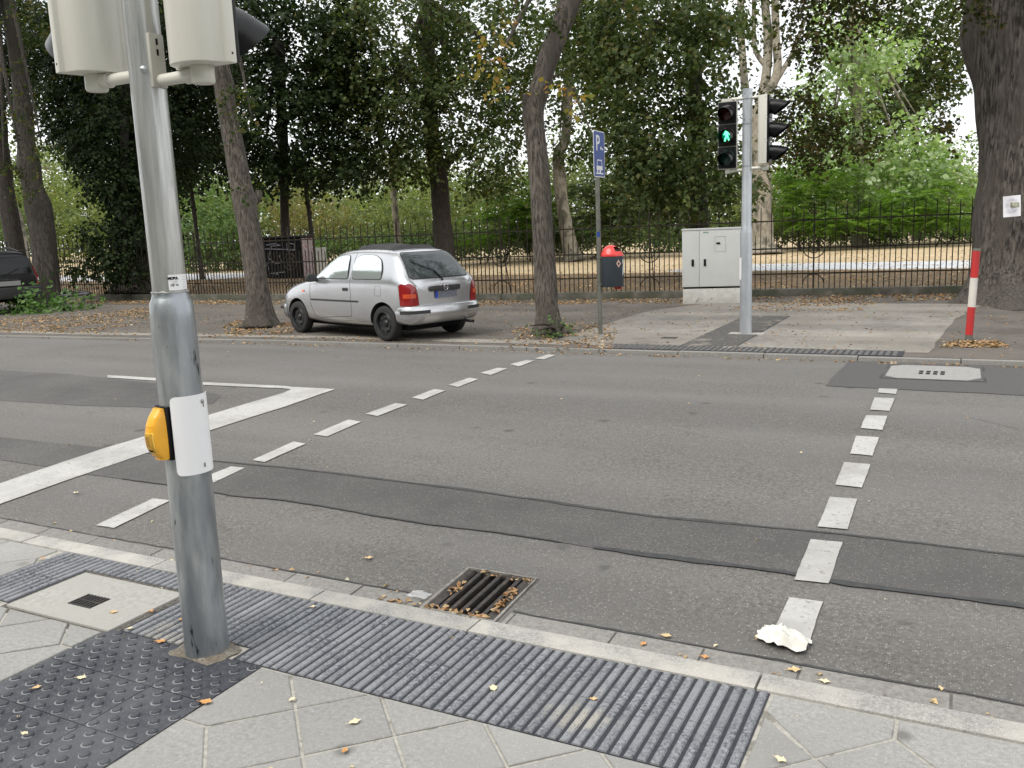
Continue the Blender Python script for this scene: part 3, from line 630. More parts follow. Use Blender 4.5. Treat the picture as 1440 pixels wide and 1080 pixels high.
for zz in (zt-.06, zb+.6): 
    for da in (-30, 35): q = a1+R(da); mb = MB(); mb.tube([(.06*cos(q), .06*sin(q), zz), (.07*cos(q), .07*sin(q), zz)], .008, 8); mb.build('bolt', M['galv'], fm, smooth=True)
mb = MB(); mb.box(X1-.22, X1+.25, Y1-.09, Y1+.12, ZP, ZP+.012); relink(mb.build('mast_footing', M['cover']), (X1, Y1, ZP)); tag(bpy.data.objects['mast_footing'], kind='structure')
# ================================================================== SIGN + BIN
P2 = G(844.5, 470, ZP); X2, Y2 = P2.x, P2.y
sg = empty('parking_sign', (X2, Y2, ZP), 0, 'narrow blue parking sign with white P and car symbol on a thin grey pole', 'road sign')
ztop = zat(X2, Y2, 190)-ZP; mb = MB(); mb.tube([(0, 0, -.02), (0, 0, ztop)], .031, 20); mb.build('pole', M['signpole'], sg, smooth=True, angle=50)
s0, s1 = zat(X2, Y2, 249.5)-ZP, zat(X2, Y2, 184.5)-ZP; sh = s1-s0; sw = sh*.66
X = frame((.036, 0, (s0+s1)/2), (0, 1, 0), (1, 0, 0))  # local x = +Y world, z = +X ; y = up?
X = Matrix(((0, 0, 1, .034), (1, 0, 0, 0), (0, 1, 0, (s0+s1)/2), (0, 0, 0, 1)))
mb = MB(); mb.prism(rrect(sw, sh, .03), -.002, .002, X); bo = mb.build('sign_board', M['signw'], sg)
mb = MB(); mb.prism(rrect(sw-.022, sh-.022, .022), .002, .003, X); mb.build('sign_face', M['blue'], bo)
text('letter', 'P', .30*sh/.63, X @ Matrix.Translation((-.05, sh*.22, .0036)), M['signw'], bo, .0004, .004)
sy = MB(); q = sh/.63
for poly in ([(.03, .085), (.075, .115), (.075, .055)], [(.07, .095), (.15, .075), (.148, .06), (.07, .078)]): sy.prism([(a*q, b*q) for a, b in poly], .003, .004, X)
sy.build('arrow', M['signw'], bo)
sy = MB()
for poly in ([(-.10, -.16), (-.085, -.075), (.085, -.075), (.10, -.16), (.085, -.16), (.073, -.09), (-.073, -.09), (-.085, -.16)], [(-.11, -.16), (.11, -.16), (.115, -.215), (-.115, -.215)], [(-.095, -.215), (-.055, -.215), (-.055, -.255), (-.095, -.255)], [(.0, -.215), (.05, -.215), (.05, -.255), (.0, -.255)], [(-.14, -.255), (.14, -.255), (.14, -.272), (-.14, -.272)]):
    sy.prism([(a*q, b*q) for a, b in poly], .003, .004, X)
sy.build('car_symbol', M['signw'], bo)
st_ = curved('sticker', M['blue'], .032, zat(X2, Y2, 333)-ZP, zat(X2, Y2, 326)-ZP, ang(Vector((-X2, -Y2, 0)).normalized())-.7, ang(Vector((-X2, -Y2, 0)).normalized())+.7, sg, .001, .004)
cr2 = Vector((-X2, -Y2, 0)).normalized(); rg2 = Vector((-cr2.y, cr2.x, 0))
bx = Vector((X2, Y2, 0))+rg2*.185+Vector((0, 0, 0)); zb0, zb1, zb2 = zat(bx.x, bx.y, 403), zat(bx.x, bx.y, 359), zat(bx.x, bx.y, 344)
bn = empty('litter_bin', (bx.x, bx.y, zb0), math.atan2(rg2.y, rg2.x), 'dark grey litter bin with red domed lid hanging on the sign pole', 'litter bin')
h1, h2 = zb1-zb0, zb2-zb0; mb = MB(); ov = Matrix.Scale(.85, 4, (0, 1, 0))
mb.lathe([(.0001, 0), (.15, 0), (.155, .01), (.152, h1)], 32, ov); mb.build('bin_body', M['anth'], bn, smooth=True, angle=40)
mb = MB(); n = 32; vs = []; rings = [(.157, h1-.012), (.157, h1+.008), (.152, h1+.02), (.135, h1+.055), (.11, h1+.09), (.08, h1+.118), (.045, h1+.135), (.0005, h1+.142)]
fs = []
for r, z in rings:
    for k in range(n): a = 2*pi*k/n; vs.append((r*cos(a)-.02*max(0, (z-h1)/.14), r*sin(a)*.85, z))
for i in range(len(rings)-1):
    for k in range(n):
        am = 360*(k+.5)/n
        if i in (3, 4) and 295 < am < 352: continue
        k2 = (k+1) % n; fs.append((i*n+k, i*n+k2, (i+1)*n+k2, (i+1)*n+k))
mb.add(vs, fs); mb.build('lid', M['red'], bn, smooth=True, angle=60)
mb = MB(); mb.lathe([(.14, h1-.02), (.0001, h1+.0)], 24, ov); mb.lathe([(.140, h1), (.125, h1+.045), (.09, h1+.08), (.0001, h1+.09)], 24, ov); mb.build('liner', M['pit'], bn)
bq = lambda a, z, r: Matrix(((-sin(R(a)), 0, cos(R(a)), r*cos(R(a))), (cos(R(a)), 0, sin(R(a)), r*.85*sin(R(a))), (0, 1, 0, z), (0, 0, 0, 1)))
mb = MB(); Xd = bq(-58, h1*.74, .158); mb.prism([(0, -.055), (.038, 0), (0, .055), (-.038, 0)], -.002, .001, Xd); dm = mb.build('emblem', mat('emblem_pink', (.62, .42, .34), None), bn)
mb = MB(); mb.prism([(0, -.028), (.018, 0), (0, .028), (-.018, 0)], .001, .002, Xd); mb.build('emblem_centre', M['anth'], dm)
mb = MB(); mb.prism([(-.02, -.09), (.022, -.05), (.02, .10), (-.012, .03)], 0, .001, bq(-25, h1*.55, .157)); mb.prism([(-.015, -.03), (.022, -.01), (.02, .05), (-.01, .02)], 0, .001, bq(-28, h1*.78, .157)); mb.build('torn_sticker', mat('sticker_pale', (.5, .55, .6), None), bn)
mb = MB(); mb.prism([(-.17, -.01), (-.13, -.02), (-.13, .02), (-.17, .01)], .01, h1, None)
for zz in (.03, h1*.92): mb.box(-.22, -.14, -.03, .03, zz, zz+.02)
mb.build('holder', M['signpole'], bn)
mb = MB(); rr = random.Random(3)
vs = []
for k in range(9): x_ = .02+.012*k; vs += [(x_, -.05+.01*sin(k*2), -.0), (x_+.004, -.06+.015*sin(k*3), -.022-.014*abs(sin(k*1.7)))]
mb.add(vs, [(2*k, 2*k+1, 2*k+3, 2*k+2) for k in range(8)])
tag(relink(mb.build('plastic_scrap', M['red']), (0, 0, 0)), 'torn red plastic scraps hanging under the litter bin', 'litter').location = (0, 0, 0)
bpy.data.objects['plastic_scrap'].matrix_world = bn.matrix_world if False else Matrix.Translation(bn.location) @ Matrix.Rotation(bn.rotation_euler.z, 4, 'Z')
# ================================================================== CABINET
ca, cb = G(959.5, 427.8, ZP), G(1043, 426.2, ZP); cdv = (cb-ca).normalized(); cw = (cb-ca).length
cbn = empty('control_cabinet', ca, math.atan2(cdv.y, cdv.x), 'pale grey traffic control cabinet with two doors beside the fence', 'cabinet')
hz = zat(ca.x, ca.y, 322.5)-ZP; zb_ = hz*.225
mb = MB(); mb.box(.012, cw-.012, .015, .36, -.03, zb_-.03); mb.box(.03, cw-.03, .012, .016, .03, zb_-.05); mb.build('plinth', M['base'], cbn, bevel=.006)
mb = MB(); mb.box(.02, cw-.02, .03, .35, zb_-.03, zb_); mb.build('shadow_gap', M['blackm'], cbn)
mb = MB(); mb.box(0, cw, .02, .38, zb_, hz-.015); mb.build('cabinet_body', M['grey'], cbn, bevel=.006)
mb = MB(); mb.box(-.008, cw+.008, -.012, .39, hz-.03, hz+.005); mb.build('roof', M['grey'], cbn, bevel=.008)
xs_ = cw*.29
for (a, b) in ((.006, xs_-.003), (xs_+.003, cw-.006)):
    mb = MB(); mb.box(a, b, -.004, .02, zb_+.01, hz-.035); dr = mb.build('door', M['grey'], cbn, bevel=.005)
    hx = a+(b-a)*(.62 if a < .1 else .13); mb = MB(); mb.box(hx-.022, hx+.022, -.014, -.003, zb_+.42*(hz-zb_)-.065, zb_+.42*(hz-zb_)+.065); mb.box(hx-.014, hx+.014, -.028, -.012, zb_+.42*(hz-zb_)-.05, zb_+.42*(hz-zb_)+.04); mb.build('handle', M['black'], dr, bevel=.004)
    if a > .1:
        mb = MB(); fx0, fx1, fz0, fz1 = xs_+.28*1, xs_+.48, zb_+.60*(hz-zb_), zb_+.86*(hz-zb_)
        for bb in ((fx0, fx1, fz0, fz0+.008), (fx0, fx1, fz1-.008, fz1), (fx0, fx0+.008, fz0, fz1), (fx1-.008, fx1, fz0, fz1)): mb.box(bb[0], bb[1], -.008, -.0035, bb[2], bb[3])
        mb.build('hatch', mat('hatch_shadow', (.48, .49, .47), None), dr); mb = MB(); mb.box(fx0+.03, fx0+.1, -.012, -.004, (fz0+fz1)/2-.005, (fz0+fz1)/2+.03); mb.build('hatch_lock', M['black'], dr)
        mb = MB(); mb.box(xs_+.07, xs_+.17, -.006, -.0035, hz-.085, hz-.06); mb.build('name_plate', mat('plate_green', (.25, .36, .32), None), dr)
# ================================================================== RED-WHITE POST
pb = G(1362, 479, ZP); h = 1.07
po = empty('marker_post', pb, 0, 'leaning red and white striped steel post on the far kerb', 'post'); top = Vector((.035, .02, h))
X = frame((0, 0, 0), (1, 0, 0), top); L = top.length
for a, b, m_ in ((-.02, .07, M['signpole']), (.07, .40, M['redp']), (.40, .74, M['whitep']), (.74, L-.015, M['redp'])): mb = MB(); mb.lathe([(.042, a), (.042, b)], 24, X); mb.build('band', m_, po, smooth=True)
mb = MB(); mb.lathe([(.043, L-.018), (.043, L), (.035, L+.006), (.0001, L+.007)], 24, X); mb.build('cap', M['signpole'], po, smooth=True)
# ================================================================== GULLY GRATING
gx0, gx1, gy0, gy1 = DR; gz = lambda y: zroad(y)
dg_ = empty('gully_grating', ((gx0+gx1)/2, (gy0+gy1)/2, gz(gy0)), 0, 'square cast iron gully grating clogged with brown leaves in the gutter', 'drain')
dg_.location = ((gx0+gx1)/2, (gy0+gy1)/2, 0); ox, oy = dg_.location.x, dg_.location.y
def bxg(mb, x0, x1, y0, y1, t0=0, t1=.0):
    mb.add([(x-ox, y-oy, gz(y)+t) for t in (t0, t1) for x, y in ((x0, y0), (x1, y0), (x1, y1), (x0, y1))], [(0, 3, 2, 1), (4, 5, 6, 7), (0, 1, 5, 4), (1, 2, 6, 5), (2, 3, 7, 6), (3, 0, 4, 7)])
mb = MB(); e = .012
for bb in ((gx0, gx1, gy0, gy0+e), (gx0, gx1, gy1-e, gy1), (gx0, gx0+e, gy0+e, gy1-e), (gx1-e, gx1, gy0+e, gy1-e)): bxg(mb, *bb, -.08, .006)
mb.build('frame', mat('frame_worn_concrete', (.16, .15, .135), (.30, .28, .25), 30, .9, .5, 100), dg_, bevel=.003)
mb = MB(); a, b, c, d = gx0+e+.003, gx1-e-.003, gy0+e+.003, gy1-e-.003
bars = [a+.066+(b-a-.132)*k/4 for k in range(5)]; bars.append(bars[-1]); wb_ = .024
bxg(mb, a, bars[0]-.022, c, d, -.03, -.001); bxg(mb, bars[5]+.022, b, c, d, -.03, -.001)
for yy in ((c, c+.012), (d-.012, d)): bxg(mb, bars[0]-.022, bars[5]+.022, yy[0], yy[1], -.03, -.001)
mb.build('grate_rim', M['rust'], dg_, bevel=.003)
for k, x in enumerate(bars[:5]):
    mb = MB(); bxg(mb, x-.010, x+.010, c+.012, d-.012, -.035, .0005); mb.build('bar', M['rust'], dg_, bevel=.003)
for bb in ((c+.05, c+.07), (d-.07, d-.05)): mb = MB(); bxg(mb, bars[0], bars[5], bb[0], bb[1], -.05, -.028); mb.build('crossbar', M['rust'], dg_)
mb = MB(); mb.add([(x-ox, y-oy, z) for z in (-.45, -.03) for x, y in ((gx0, gy0), (gx1, gy0), (gx1, gy1), (gx0, gy1))], [(0, 1, 2, 3), (0, 4, 5, 1), (1, 5, 6, 2), (2, 6, 7, 3), (3, 7, 4, 0)]); mb.build('shaft', mat('shaft_concrete', (.008, .008, .007), (.015, .014, .012), 20, 1, spec=.05), dg_)  # shaft coloured near black, the shade of its depth put into the material
# ================================================================== CONCRETE COVERS
x0, x1, y0, y1 = MH; cvn = empty('manhole_cover', ((x0+x1)/2, (y0+y1)/2, 0), 0, 'square concrete manhole cover with small iron grid in the near pavement', 'manhole cover'); ox, oy = cvn.location.x, cvn.location.y
mb = MB(); mb.box(x0-ox-.03, x1-ox+.03, y0-oy-.04, y1-oy+.03, -.03, -.0045); mb.build('dirt_joint', mat('dirt', (.05, .046, .04), (.16, .145, .12), 60, 1, .9, 150, bdist=.006), cvn)
mb = MB(); mb.box(x0-ox, x1-ox, y0-oy, y1-oy, -.03, .005); cs = mb.build('cover_slab', M['cover'], cvn, bevel=.006)
cx_, cy_ = -3.46-ox, 2.425-oy
mb = MB(); mb.box(cx_-.075, cx_+.075, cy_-.055, cy_+.055, .004, .0056); g_ = mb.build('grid_recess', M['pit'], cs)
mb = MB()
for k in range(7): mb.box(cx_-.075+.0215*k-.002+.005, cx_-.075+.0215*k+.003+.005, cy_-.055, cy_+.055, .0056, .0085)
for k in range(3): mb.box(cx_-.075, cx_+.075, cy_-.055+.05*k, cy_-.055+.05*k+.006, .0056, .0078)
mb.build('grid_bars', M['rust'], cs)
q_ = [G(1240, 532), G(1270, 515), G(1381, 517.5), G(1381, 539)]; cx_ = sum(p.x for p in q_)/4; cy_ = sum(p.y for p in q_)/4
fc = empty('manhole_cover', (cx_, cy_, 0), 0, 'concrete manhole cover in the dark asphalt repair on the far side of the road', 'manhole cover')
qx0, qx1, qy0, qy1 = q_[0].x, q_[2].x, q_[0].y, q_[1].y+.03
def rb(mb, a, b, c, d, t0, t1): mb.add([(x-cx_, y-cy_, zroad(y)+t) for t in (t0, t1) for x, y in ((a, c), (b, c), (b, d), (a, d))], [(0, 3, 2, 1), (4, 5, 6, 7), (0, 1, 5, 4), (1, 2, 6, 5), (2, 3, 7, 6), (3, 0, 4, 7)])
def prd(mb, poly, t0, t1):
    n = len(poly); mb.add([(x-cx_, y-cy_, zroad(y)+t) for t in (t0, t1) for x, y in poly], [tuple(range(n-1, -1, -1)), tuple(range(n, 2*n))]+[(k, (k+1) % n, n+(k+1) % n, n+k) for k in range(n)])
mb = MB(); rb(mb, qx0-.02, qx1+.02, qy0-.03, qy1+.03, -.03, .006); mb.build('rim', M['rust'], fc)
mb = MB(); rb(mb, qx0, qx1, qy0, qy1, -.02, .0075); mb.build('rim_filler', M['smooth'], fc)
ch = .13; mb = MB(); prd(mb, [(qx0+ch, qy0), (qx1-ch, qy0), (qx1-.02, qy0+ch*1.5), (qx1-.02, qy1-ch), (qx1-ch, qy1), (qx0+ch, qy1), (qx0+.02, qy1-ch), (qx0+.02, qy0+ch)], -.02, .011); cs = mb.build('cover_slab', mat('cover_grey', (.25, .245, .235), (.32, .315, .30), 30, .9, .3, 150), fc)
mb = MB(); gc = G(1311, 525.5)
for i in range(4):
    for j in range(2):
        a, c = gc.x-.115+.062*i, gc.y-.14+.15*j; rb(mb, a, a+.036, c, c+.11, .0108, .0125)
mb.build('grid_hole', M['pit'], cs)
mb = MB(); a, b = G(940, 476, ZP), G(951, 476, ZP); mb.box(a.x-.1, b.x, a.y-.03, a.y+.1, ZP+.002, ZP+.010); tag(relink(mb.build('utility_cover', M['rust']), (a.x, a.y, ZP)), 'small dark iron utility cover flush in the far pavement near the ribs', 'utility cover')
# ================================================================== FENCE
def fence(name, x0, x1, label):
    fn = empty(name, (x0, yfence(x0), ZP), 0, label, 'fence'); ox, oy = x0, yfence(x0)
    L = lambda x: (x-ox, yfence(x)-oy); bay = 3.22; x = x0; nodes = [x0]
    while x < x1: x += bay/math.hypot(1, (yfence(x+.5)-yfence(x))/.5); nodes.append(min(x, x1))
    for a, b in zip(nodes, nodes[1:]):
        if b-a < .3: continue
        (ax, ay), (bx_, by_) = L(a), L(b); d = Vector((bx_-ax, by_-ay, 0)); l = d.length; d.normalize(); X = frame((ax, ay, 0), d, (0, 0, 1))
        mb = MB(); mb.box(0, l, -.09, .14, -.1, .145, mt=X); mb.build('plinth', M['plinth'], fn, bevel=.01)
        mb = MB()
        for z in (.44, .94, 1.48): mb.box(.0, l, -.008, .008, z-.014, z+.014, mt=X)
        n = int(l/.098); rr = random.Random(int(a*10))
        for k in range(1, n):
            u = l*k/n; tall = k % 2 == 0; h = (1.79 if tall else 1.22)+rr.uniform(-.015, .015); w = .0085
            mb.box(u-w, u+w, -w, w, .14, h-.05, mt=X)
            b0 = len(mb.v); mb.add([X @ Vector(p) for p in ((u-w, -w, h-.05), (u+w, -w, h-.05), (u+w, w, h-.05), (u-w, w, h-.05), (u+rr.uniform(-.004, .004), 0, h))], [(0, 1, 4), (1, 2, 4), (2, 3, 4), (3, 0, 4)])
        mb.build('railing_panel', M['fence'], fn)
        mb = MB(); mb.box(-.015, .015, -.015, .015, .1, 1.80, mt=X)
        mb.tube([X @ Vector(p) for p in ((.0, .0, 1.45), (.02, .5, .3), (.02, .62, .0))], .011, 6)
        for (cz, r, q0, q1) in ((.94, .20, pi, 2*pi), (.94, .10, 0, 2*pi), (.44, -.20, pi, 2*pi), (.94, .2, 0, pi) if (int(a*10) % 2 == 0 or a < -9) else (.94, .06, 0, 2*pi)):
            n_ = 16; pts = [X @ Vector((r*cos(q0+(q1-q0)*i/n_), 0, cz+r*sin(q0+(q1-q0)*i/n_)*(1 if cz < .9 and r < 0 else 1))) for i in range(n_+1)]
            if cz < .9: pts = [X @ Vector((.2*cos(pi*i/n_), 0, .145+.2*sin(pi*i/n_)+.08)) for i in range(n_+1)]
            mb.tube(pts, .011, 6)
        for k in range(7): q = 2*pi*k/7; mb.tube([X @ Vector((0, 0, 1.6)), X @ Vector((.10*cos(q)*.8, 0, 1.67+.11*sin(q)))], .006, 5)
        mb.build('post', M['fence'], fn)
    return fn
fence('iron_fence', -60, -9, 'rusty dark iron railing fence behind the silver car, left of the bin')
fence('iron_fence', -9, .35, 'rusty dark iron railing fence behind the cabinet, right up to the old tree')
fence('iron_fence', 1.6, 9, 'rusty dark iron railing fence right of the old tree')
# ================================================================== PAPER, SCRAPS
mb = MB(); n = 12; vs = []; c0 = G(1102, 903)
for j in range(n+1):
    for i in range(n+1):
        u, v = i/n*2-1, j/n*2-1; x = .095*u+.014*noise.noise(Vector((u*2, v*2, 1))); y = .080*v*(1-.35*abs(u))+.02*noise.noise(Vector((u*2, v*2, 7)))-.015*u
        z = .006+.05*max(0, 1-(u*u+v*v)*.8)*(.6+.8*abs(noise.noise(Vector((u*2.6, v*2.6, 3)))))+.022*abs(noise.noise(Vector((u*4.5, v*4.5, 3)))); vs.append((x, y, z))
mb.add(vs, [(j*(n+1)+i, j*(n+1)+i+1, (j+1)*(n+1)+i+1, (j+1)*(n+1)+i) for j in range(n) for i in range(n)])
o = mb.build('crumpled_tissue', mat('tissue', (.70, .69, .64), (.58, .56, .50), 14, .9, .6, 40), smooth=True, angle=28); o.location = (c0.x, c0.y, zroad(c0.y)+.004); o.rotation_euler = (0, 0, -.1); tag(o, 'crumpled white paper tissue lying on the last white road dash', 'tissue')
for k, (px, py) in enumerate(((590, 843), (578, 838))):
    mb = MB(); n = 10; c0 = G(px, py); vs = []
    for j in range(n+1):
        for i in range(n+1):
            u, v = i/n*2-1, j/n*2-1; vs.append((.05*u, .03*v, .004+.016*max(0, 1-u*u-v*v)+.008*noise.noise(Vector((u*3, v*3, k)))))
    mb.add(vs, [(j*(n+1)+i, j*(n+1)+i+1, (j+1)*(n+1)+i+1, (j+1)*(n+1)+i) for j in range(n) for i in range(n)])
    if k == 0:
        m_ = mat('clear_plastic', (.8, .8, .8), None, rough=.2); m_.node_tree.nodes['Principled BSDF'].inputs['Alpha'].default_value = .35
        o = mb.build('plastic_cup', m_, smooth=True); o.location = (c0.x, c0.y, .006); tag(o, 'flattened clear plastic cup by the kerb beside the gully grating', 'plastic cup')
# ================================================================== LEAF TOOLS
def leaf_arrays(P, A, B, Nn, S_, wid=.40, fold=.10, tipbend=0.0):
    """kite leaves: base P, axis A, side B, normal Nn, length S_ (all Nx3 / N)"""
    s = S_[:, None]; v = np.empty((len(P), 4, 3)); v[:, 0] = P; v[:, 1] = P+A*s*.42+B*s*wid+Nn*s*fold; v[:, 2] = P+A*s-Nn*s*tipbend; v[:, 3] = P+A*s*.42-B*s*wid+Nn*s*fold
    return v
def mesh_from_quads(name, v, m, parent=None):
    n = len(v); me = bpy.data.meshes.new(name); me.vertices.add(4*n); me.vertices.foreach_set('co', v.reshape(-1).astype(np.float32))
    idx = (np.arange(n)*4)[:, None]+np.array([0, 1, 2, 0, 2, 3])[None]; me.loops.add(6*n); me.loops.foreach_set('vertex_index', idx.reshape(-1).astype(np.int32))
    me.polygons.add(2*n); me.polygons.foreach_set('loop_start', (np.arange(2*n)*3).astype(np.int32)); me.update(calc_edges=True); me.materials.append(m)
    o = bpy.data.objects.new(name, me); C.objects.link(o)
    if parent: o.parent = parent
    return o
def nrm(a): return a/np.maximum(1e-9, np.linalg.norm(a, axis=1))[:, None]
def litter_pts(poly, n, zf, clump=3, seed=0):
    rs = np.random.default_rng(seed); out = []; xs = [p[0] for p in poly]; ys = [p[1] for p in poly]; tries = 0
    while len(out) < n and tries < n*30:
        tries += 1; x, y = rs.uniform(min(xs), max(xs)), rs.uniform(min(ys), max(ys)); ins = False; j = len(poly)-1
        for i in range(len(poly)):
            if (poly[i][1] > y) != (poly[j][1] > y) and x < (poly[j][0]-poly[i][0])*(y-poly[i][1])/(poly[j][1]-poly[i][1])+poly[i][0]: ins = not ins
            j = i
        if ins and (clump == 0 or noise.noise(Vector((x*clump, y*clump, seed))) > rs.uniform(-.5, .35)): out.append((x, y, zf(x, y)))
    return np.array(out)
def litter(areas, m, name, kind='stuff', label=None):
    vs = []
    for (poly, n, size, zf, cl) in areas:
        P = litter_pts(poly, n, zf, cl, len(vs)+3)
        if not len(P): continue
        k = len(P); a = rng.uniform(0, 2*pi, k); t = rng.normal(0, .28, k); A = np.stack([np.cos(a), np.sin(a), t*.5+.12], 1); A = nrm(A)
        Nn = nrm(np.stack([rng.normal(0, .35, k), rng.normal(0, .35, k), np.ones(k)], 1)); B = nrm(np.cross(Nn, A)); Nn = np.cross(A, B)
        P = P+np.array([0, 0, .004]); vs.append(leaf_arrays(P, A, B, Nn, size*rng.uniform(.5, 1.3, k), .33, .16, .1))
    return tag(mesh_from_quads(name, np.concatenate(vs), m), label, kind=kind)
zfp = lambda x, y: ZP; zrd = lambda x, y: zroad(y); zpk = lambda x, y: ZP+.012; znp = lambda x, y: 0.0
gpf = lambda pts: [tuple(G(p[0], p[1], ZP).to_2d()) for p in pts]
litter([(gpf([(310, 462), (335, 450), (430, 455), (405, 470), (325, 474)]), 700, .055, zfp, 1.5),
        (gpf([(-60, 470), (-60, 452), (120, 440), (240, 430), (225, 452), (120, 468)]), 1900, .06, zfp, 1.2),
        (gpf([(700, 488), (735, 455), (870, 455), (860, 492)]), 750, .05, zfp, 2),
        (gpf([(1322, 489), (1340, 480), (1400, 480), (1418, 489)]), 330, .055, zfp, 0),
        ([(-40, 15.7), (-9, 15.7), (-4, 16.5), (.2, 17.2), (.2, 18.6), (-9, 16.85), (-40, 16.85)], 7000, .06, zfp, 1.2),
        ([(-26, 10.2), (1.5, 10.2), (1.8, 17), (-26, 16)], 3200, .04, zfp, .8),
        ([(-3.6, 15.0), (-1.5, 15.0), (-1.3, 17.0), (-3.6, 16.6)], 650, .05, zfp, 1.5),
        ([(-25, 9.6), (-9, 9.95), (3, 10.02), (3, 9.85), (-9, 9.8), (-25, 9.4)], 900, .04, zrd, 2.5),
        ([(-25, 9.85), (-9, 10.15), (-4.3, 10.2), (-4.3, 10.6), (-9, 10.5), (-25, 10.3)], 700, .045, zfp, 1.5)], M['litter'], 'fallen_leaves')
litter([([(-60, 17.15), (-9, 17.15), (0, 18.9), (10, 21), (10, 27.5), (-60, 27.5)], 15000, .075, zpk, .5), ([(-55, 27), (10, 27), (10, 42), (-55, 42)], 5000, .09, zpk, .3)], M['litter'], 'fallen_leaves')
litter([([(-20, 3), (2.5, 3), (2.5, 9.8), (-20, 9.8)], 60, .022, zrd, 0), ([(-5, -.5), (1.5, -.5), (1.5, 2.9), (-5, 2.9)], 50, .016, znp, 0), ([(-5, 2.9), (1.2, 2.9), (1.2, 3.12), (-5, 3.12)], 30, .03, zrd, 0)], M['litterp'], 'leaf_scraps')
# leaves caught in the grating
ar = [([(gx0+.02, gy0+.01), (gx1-.03, gy0+.01), (gx1-.03, gy0+.05), (gx0+.02, gy0+.05)], 42, .032, lambda x, y: zroad(y)-.004, 0), ([(gx0+.02, gy1-.05), (gx1-.02, gy1-.05), (gx1-.02, gy1-.015), (gx0+.02, gy1-.015)], 26, .028, lambda x, y: zroad(y)-.006, 0),
      ([(bars[5]+.016, gy0+.08), (bars[5]+.038, gy0+.08), (bars[5]+.038, gy1-.13), (bars[5]+.016, gy1-.13)], 42, .03, lambda x, y: zroad(y)-.002, 0), ([(gx0+.05, gy0+.16), (gx0+.07, gy0+.16), (gx0+.07, gy1-.15), (gx0+.05, gy1-.15)], 18, .028, lambda x, y: zroad(y)-.002, 0),
      ([(gx0-.2, 2.955), (gx0, 2.955), (gx0, 3.0), (gx0-.2, 3.0)], 16, .03, lambda x, y: zroad(y)+.006, 0), ([(-3.2, 3.03), (-2.1, 3.03), (-2.1, 3.09), (-3.2, 3.09)], 9, .022, lambda x, y: zroad(y)+.006, 0), ([(-.9, 2.95), (.3, 2.95), (.3, 2.99), (-.9, 2.99)], 10, .022, lambda x, y: zroad(y)+.006, 0)]
litter(ar, M['litter'], 'drain_leaves')
# single leaves in the foreground, each a thing
def curl_leaf(px, py, size, rot, m, label, group, z=None, twist=0):
    c0 = G(px, py) if z is None else G(px, py, z); zz = c0.z
    if c0.y < 2.83: zz = 0.001
    elif z is None: zz = zroad(c0.y)+.006
    mb = MB(); n = 8; vs = []; rr = random.Random(int(px*7+py))
    cu = rr.uniform(.5, 1.4)
    for i in range(n+1):
        t = i/n; w = size*.30*(sin(pi*min(1, t*1.05))**.8)*(1+.25*sin(t*19+px)); hgt = size*.16*(1-cos(cu*(t-.5)*2))+.003
        for s_ in (-1, 0, 1): vs.append((size*(t-.5), s_*w, hgt+abs(s_)*w*.55*cu*(.6+.4*sin(t*11+s_))))
    mb.add(vs, [(i*3+j, i*3+j+1, i*3+j+4, i*3+j+3) for i in range(n) for j in range(2)])
    mb.tube([(-size*.5, 0, .004), (-size*.72, size*.04, .006)], .0009*size/.05, 5)
    o = mb.build('leaf', m, smooth=True); o.location = (c0.x, c0.y, zz+.001); o.rotation_euler = (0, 0, rot); return tag(o, label, 'leaf', group)
lf = [mat('leaf_tan', (.52, .34, .16), (.66, .50, .28), 60, .8), mat('leaf_orange', (.50, .23, .07), (.60, .34, .14), 60, .8), mat('leaf_cream', (.70, .62, .42), (.62, .52, .32), 60, .8)]
